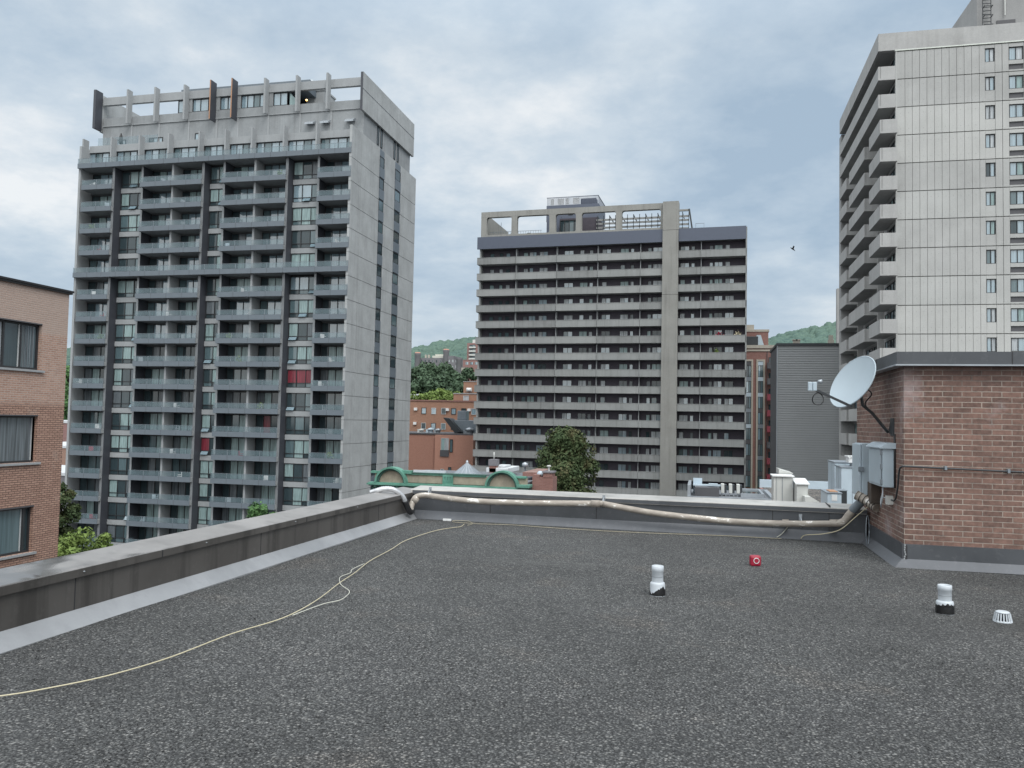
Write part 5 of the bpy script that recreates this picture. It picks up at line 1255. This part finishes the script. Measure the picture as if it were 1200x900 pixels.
# forest canopy: thousands of domed crowns
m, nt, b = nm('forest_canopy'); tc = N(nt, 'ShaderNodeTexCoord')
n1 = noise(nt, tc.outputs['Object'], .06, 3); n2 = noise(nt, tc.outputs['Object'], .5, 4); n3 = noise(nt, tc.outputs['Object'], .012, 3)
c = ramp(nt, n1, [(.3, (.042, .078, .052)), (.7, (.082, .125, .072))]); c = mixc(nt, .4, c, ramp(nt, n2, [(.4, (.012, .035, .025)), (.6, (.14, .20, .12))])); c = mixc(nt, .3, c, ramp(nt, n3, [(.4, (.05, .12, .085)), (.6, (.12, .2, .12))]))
c = mixc(nt, .34, c, (.14, .185, .215))  # distance haze painted in as a flat blue-grey blend
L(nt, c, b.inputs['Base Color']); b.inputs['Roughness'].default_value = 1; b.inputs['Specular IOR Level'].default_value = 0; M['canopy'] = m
def forest(name, x0, x1, y0, y1, step, lab, seedv, cut=None):
    rng = np.random.default_rng(seedv); cs = 7.0
    xs = np.arange(x0, x1, step); ys = np.arange(y0, y1, step)
    nxc, nyc = int((x1 - x0) / cs) + 4, int((y1 - y0) / cs) + 4
    jx = rng.random((nxc, nyc)); jy = rng.random((nxc, nyc)); rad = 3.2 + 3 * rng.random((nxc, nyc)); ht = 3 + 6 * rng.random((nxc, nyc))
    def zf(X, Y_):
        best = np.full(X.shape, -2.0); gx = ((X - x0) / cs).astype(int) + 1; gy = ((Y_ - y0) / cs).astype(int) + 1
        for di in (-1, 0, 1):
            for dj in (-1, 0, 1):
                a, b2 = np.clip(gx + di, 0, nxc - 1), np.clip(gy + dj, 0, nyc - 1)
                cx_ = x0 + (a - 1 + jx[a, b2]) * cs; cy_ = y0 + (b2 - 1 + jy[a, b2]) * cs
                d2 = ((X - cx_) ** 2 + (Y_ - cy_) ** 2) / rad[a, b2] ** 2
                best = np.maximum(best, ht[a, b2] + rad[a, b2] * .9 * np.sqrt(np.clip(1 - d2, 0, 1)) - (d2 > 1) * 50)
        best = np.maximum(best, 0)
        z = hz_(X, Y_) + best + rng.normal(0, .45, X.shape)
        if cut is not None: z = z - 40 * cut(X, Y_)
        return z
    return grid(name, xs, ys, zf, 'canopy', 'stuff', lab, 'forest')
castle = lambda X, Y_: ((X > -232 + (600 - Y_) * .02) & (X < -155) & (Y_ < 665))
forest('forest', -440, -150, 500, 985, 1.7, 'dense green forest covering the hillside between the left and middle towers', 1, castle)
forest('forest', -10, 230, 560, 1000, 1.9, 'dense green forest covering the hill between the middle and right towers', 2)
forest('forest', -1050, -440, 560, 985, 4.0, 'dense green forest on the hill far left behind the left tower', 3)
# hillside buildings
t = thing('stone_castle', 'dark stone castle like building with red topped turrets on the wooded hillside', 'building', (-198, 610, 20))
MB().box(-215, -192, 600, 625, 15, 49.5).box(-194, -186, 598, 620, 15, 51).box(-186, -181, 598, 618, 15, 48.5).box(-181, -178.5, 599, 615, 15, 45.5).build('wall', 'stoneF', t)
for x, zt in ((-215.5, 53.0), (-192.5, 55.5), (-182, 49.5)):
    MB().lathe((x, 599, 15), [(2.3, 0), (2.3, zt - 17), (2.6, zt - 16.5), (2.6, zt - 15)], 12).build('turret', 'stoneF', t)
    if zt > 50: MB().lathe((x, 599, zt), [(2.5, 0), (1.9, .7), (0, .9)], 12).build('turret_roof', 'brickO', t)
MB().box(-205, -194.5, 603, 612, 49.5, 51.5).box(-203, -196, 604, 610, 51.5, 52.6).build('roof_lantern', 'cordg', t)
for x in (-210, -207.5): MB().box(x, x + 1.2, 600, 602, 49.5, 52).build('chimney', 'trim', t)
wrow(t, 600, [-213 + 3 * i for i in range(7)], 1.1, [46, 41.5, 37], 2, [1]); wrow(t, 598, [-190, -187.2, -184.5, -182.6], 1.0, [46, 41.5, 37.5, 33.5], 2, [5])
t = thing('apartment_tower', 'small pinkish apartment tower on the wooded hill beside the middle tower', 'building', (-172, 650, 30))
p = at(547.5, 402, 640); q = at(560, 402, 640)
MB().box(p.x, q.x + 4, 640, 655, 20, p.z).build('wall', 'brickF', t); MB().box(p.x + 4, p.x + 9, 642, 650, p.z, p.z + 3).build('penthouse', 'offwhite', t)
for k in range(5): MB().box(p.x + 2, p.x + 7.5, 638.5, 640, p.z - 4.2 - 3.1 * k, p.z - 3.0 - 3.1 * k).build('balcony', 'offwhite', t); winY(p.x + 2.2, p.x + 7, p.z - 3.0 - 3.1 * k, p.z - 1.4 - 3.1 * k, 639.9, 2, [1, 2], .2).build('window', PM, t)
p = at(542.5, 422, 560); q = at(560, 422, 560)
t = bldg('brick_block', 'small pink brick block on the hillside right of the stone castle', p.x, q.x, 560, 575, p.z, 'brickF', 'brickF', .3); wrow(t, 560, [p.x + 2, p.x + 5.5, p.x + 9], 2, [p.z - 3.2], 1.9, [2, 3], 2)
p = at(542, 431, 555)
t = bldg('low_building', 'grey stone block below the pink brick block on the hillside', p.x, p.x + 3.6, 552, 558, p.z, 'trim', 'stoneF', .2)

# ================================================================ TREES
def tree(name, label, cat, x, y, zbase, ztop, rw, matn, leaves, leaf, lobes=34, crown=.62, seedv=0, group=None, shape=1., cone=0.):
    rng = np.random.default_rng(seedv); rr = random.Random(seedv)
    t = thing(name, label, cat, (x, y, zbase), 0, group)
    Ht = ztop - zbase; cz = ztop - Ht * 0 ; ch = min(Ht * crown, rw * 2.6)   # crown height
    c0 = ztop - ch / 2
    tk = MB(); tk.tube([(x, y, zbase), (x + .1, y, zbase + Ht * .3), (x - .05, y, c0), (x, y, ztop - ch * .2)], [rw * .11, rw * .085, rw * .06, rw * .015], 8)
    LC = []
    for i in range(lobes):
        u = rr.random() * 2 - 1; a = rr.random() * 6.283; rad = (rr.random() ** .4)
        zz = u; wdt = math.sqrt(max(0, 1 - abs(u) ** 2.2)) * (1.0 if u < 0 else shape) * (1 - cone * (u + 1) / 2)
        px_ = x + math.cos(a) * wdt * rw * .78 * rad; py_ = y + math.sin(a) * wdt * rw * .78 * rad; pz_ = c0 + zz * ch * .42
        LC.append((px_, py_, pz_, rw * (.20 + .16 * rr.random())))
        if i % 3 == 0: tk.tube([(x, y, c0 - ch * .3 + (pz_ - c0) * .4), ((x + px_) / 2, (y + py_) / 2, (c0 + pz_) / 2 - ch * .05), (px_, py_, pz_)], [rw * .04, rw * .025, rw * .008], 5)
    tk.build('trunk', 'bark', t)
    LC = np.array(LC); idx = rng.integers(0, len(LC), leaves); cc = LC[idx]
    d = rng.normal(size=(leaves, 3)); d /= np.linalg.norm(d, axis=1)[:, None]; d[:, 2] = d[:, 2] * .75 + .12
    r = cc[:, 3] * (.62 + .5 * rng.random(leaves) ** .8)
    P_ = cc[:, :3] + d * r[:, None]
    nrm = d + rng.normal(size=(leaves, 3)) * .55; nrm /= np.linalg.norm(nrm, axis=1)[:, None]
    a = np.cross(nrm, rng.normal(size=(leaves, 3))); a /= np.linalg.norm(a, axis=1)[:, None]; b2 = np.cross(nrm, a)
    s = leaf * (.6 + .8 * rng.random(leaves))[:, None]
    V = np.stack([P_ - a * s, P_ + b2 * s * .6, P_ + a * s, P_ - b2 * s * .6], 1).reshape(-1, 3) - np.array([x, y, zbase])
    me = bpy.data.meshes.new('crown'); me.vertices.add(len(V)); me.vertices.foreach_set('co', V.ravel().astype(np.float32))
    me.loops.add(leaves * 4); me.loops.foreach_set('vertex_index', np.arange(leaves * 4, dtype=np.int32)); me.polygons.add(leaves); me.polygons.foreach_set('loop_start', np.arange(leaves, dtype=np.int32) * 4); me.update(calc_edges=True)
    me.materials.append(M[matn]); o = bpy.data.objects.new('crown', me); C.objects.link(o); o.parent = t
    return t
p = at(664, 503, 90)
tree('broadleaf_tree', 'big dark green tree with brownish leaves in front of the middle tower', 'tree', p.x + .0, 90, ZG, p.z + .1, 5.0, 'leafd', 34000, .17, 75, .62, 5, cone=.32)
p = at(92, 621, 50); tree('broadleaf_tree', 'bright yellow green tree top rising over the left parapet beside the tan brick building', 'tree', p.x, 50, ZG, p.z, 2.3, 'leafy', 6000, .13, 34, .5, 6)
p = at(118, 622, 52); tree('broadleaf_tree', 'lower yellow green tree top at the foot of the left tower fins', 'tree', p.x, 52, ZG, p.z - .1, 1.6, 'leafy', 4000, .12, 26, .5, 7)
p = at(308, 589, 56); tree('broadleaf_tree', 'green tree top peeking over the left parapet under the second fin column', 'tree', p.x, 56, ZG, p.z, 2.1, 'leafm', 5000, .14, 30, .5, 8)
p = at(372, 588, 60); tree('broadleaf_tree', 'small green tree tip just above the parapet near the tower corner', 'tree', p.x, 60, ZG, p.z, 1.3, 'leafm', 3000, .13, 24, .5, 9)
p = at(70, 566, 75); tree('broadleaf_tree', 'dark tree filling the gap between the tan brick building and the left tower', 'tree', p.x - .3, 75, ZG, p.z, 2.6, 'leafd', 6000, .18, 34, .8, 10)
p = at(80, 430, 260); tree('broadleaf_tree', 'far green tree high in the gap left of the left tower', 'tree', p.x, 260, ZG, p.z, 8, 'leafm', 5000, .5, 34, .9, 11)
p = at(72, 445, 250); tree('broadleaf_tree', 'rounder far green tree beside the tan brick building edge', 'tree', p.x, 250, ZG, p.z, 7, 'leafm', 4000, .5, 34, .9, 12)
for i, (xa, ya, r) in enumerate([(487, 456, 5.5), (497, 459, 4.5), (507, 458, 5), (518, 454, 5.2), (529, 457, 5), (537, 456, 4.5)]):
    p = at(xa, ya, 222 + (i % 2) * 14)
    tree('broadleaf_tree', 'yellow green tree behind the brown brick block, ' + ['leftmost of the row', 'second from the left', 'third from the left', 'third from the right', 'second from the right', 'rightmost of the row'][i], 'tree', p.x, p.y, ZG, p.z, r, 'leafy', 4500, .42, 34, .9, 20 + i, 'yellow green trees behind the brown brick block')
k = 0
M['leafmid'] = leafmat('mid_distance_leaves', (.042, .070, .048), (.07, .11, .065))
for i, (xa, ya, r, Y_) in enumerate([(488, 430, 9, 430), (497, 424, 10, 440), (507, 427, 10, 425), (517, 425, 10, 440), (527, 428, 9, 430), (535, 437, 8, 420), (492, 442, 9, 390), (503, 440, 9, 395), (514, 439, 9.5, 385), (525, 440, 9, 392), (536, 448, 7, 380), (549, 432, 7, 440)]):
    p = at(xa, ya, Y_)
    tree('broadleaf_tree', 'dark green hillside tree ' + ['at the upper left of the clump below the castle', 'under the left castle turret', 'third in the upper row below the castle', 'fourth in the upper row below the castle', 'below the right castle turret', 'at the lower right of the castle', 'at the left end of the lower row', 'second in the lower row', 'in the middle of the lower row', 'fourth in the lower row', 'small one at the right end of the lower row', 'alone below the pink brick block'][i], 'tree', p.x, p.y, float(hz_(np.array([p.x]), np.array([p.y]))[0]) - 2, p.z, r, 'leafmid', 3500, .85, 30, .9, 40 + i, 'dark trees below the castle')
# bird
t = thing('bird', 'small dark bird in flight in the sky between the middle and right towers', 'bird', at(929, 292, 60))
c0 = at(929, 292, 60)
bd = MB(); bd.tube([c0 + Vector((-.16, 0, .12)), c0 + Vector((-.05, 0, .05)), c0 + Vector((.06, 0, -.03)), c0 + Vector((.17, 0, -.13))], [.01, .05, .045, .008], 8); bd.build('body', 'black', t)
bd = MB()
for s in (-1, 1): bd.quad([c0 + Vector((-.06, 0, .03)), c0 + Vector((.05, 0, .0)), c0 + Vector((.1, s * .28, .14)), c0 + Vector((.0, s * .42, .16))])
bd.build('wing', 'black', t)
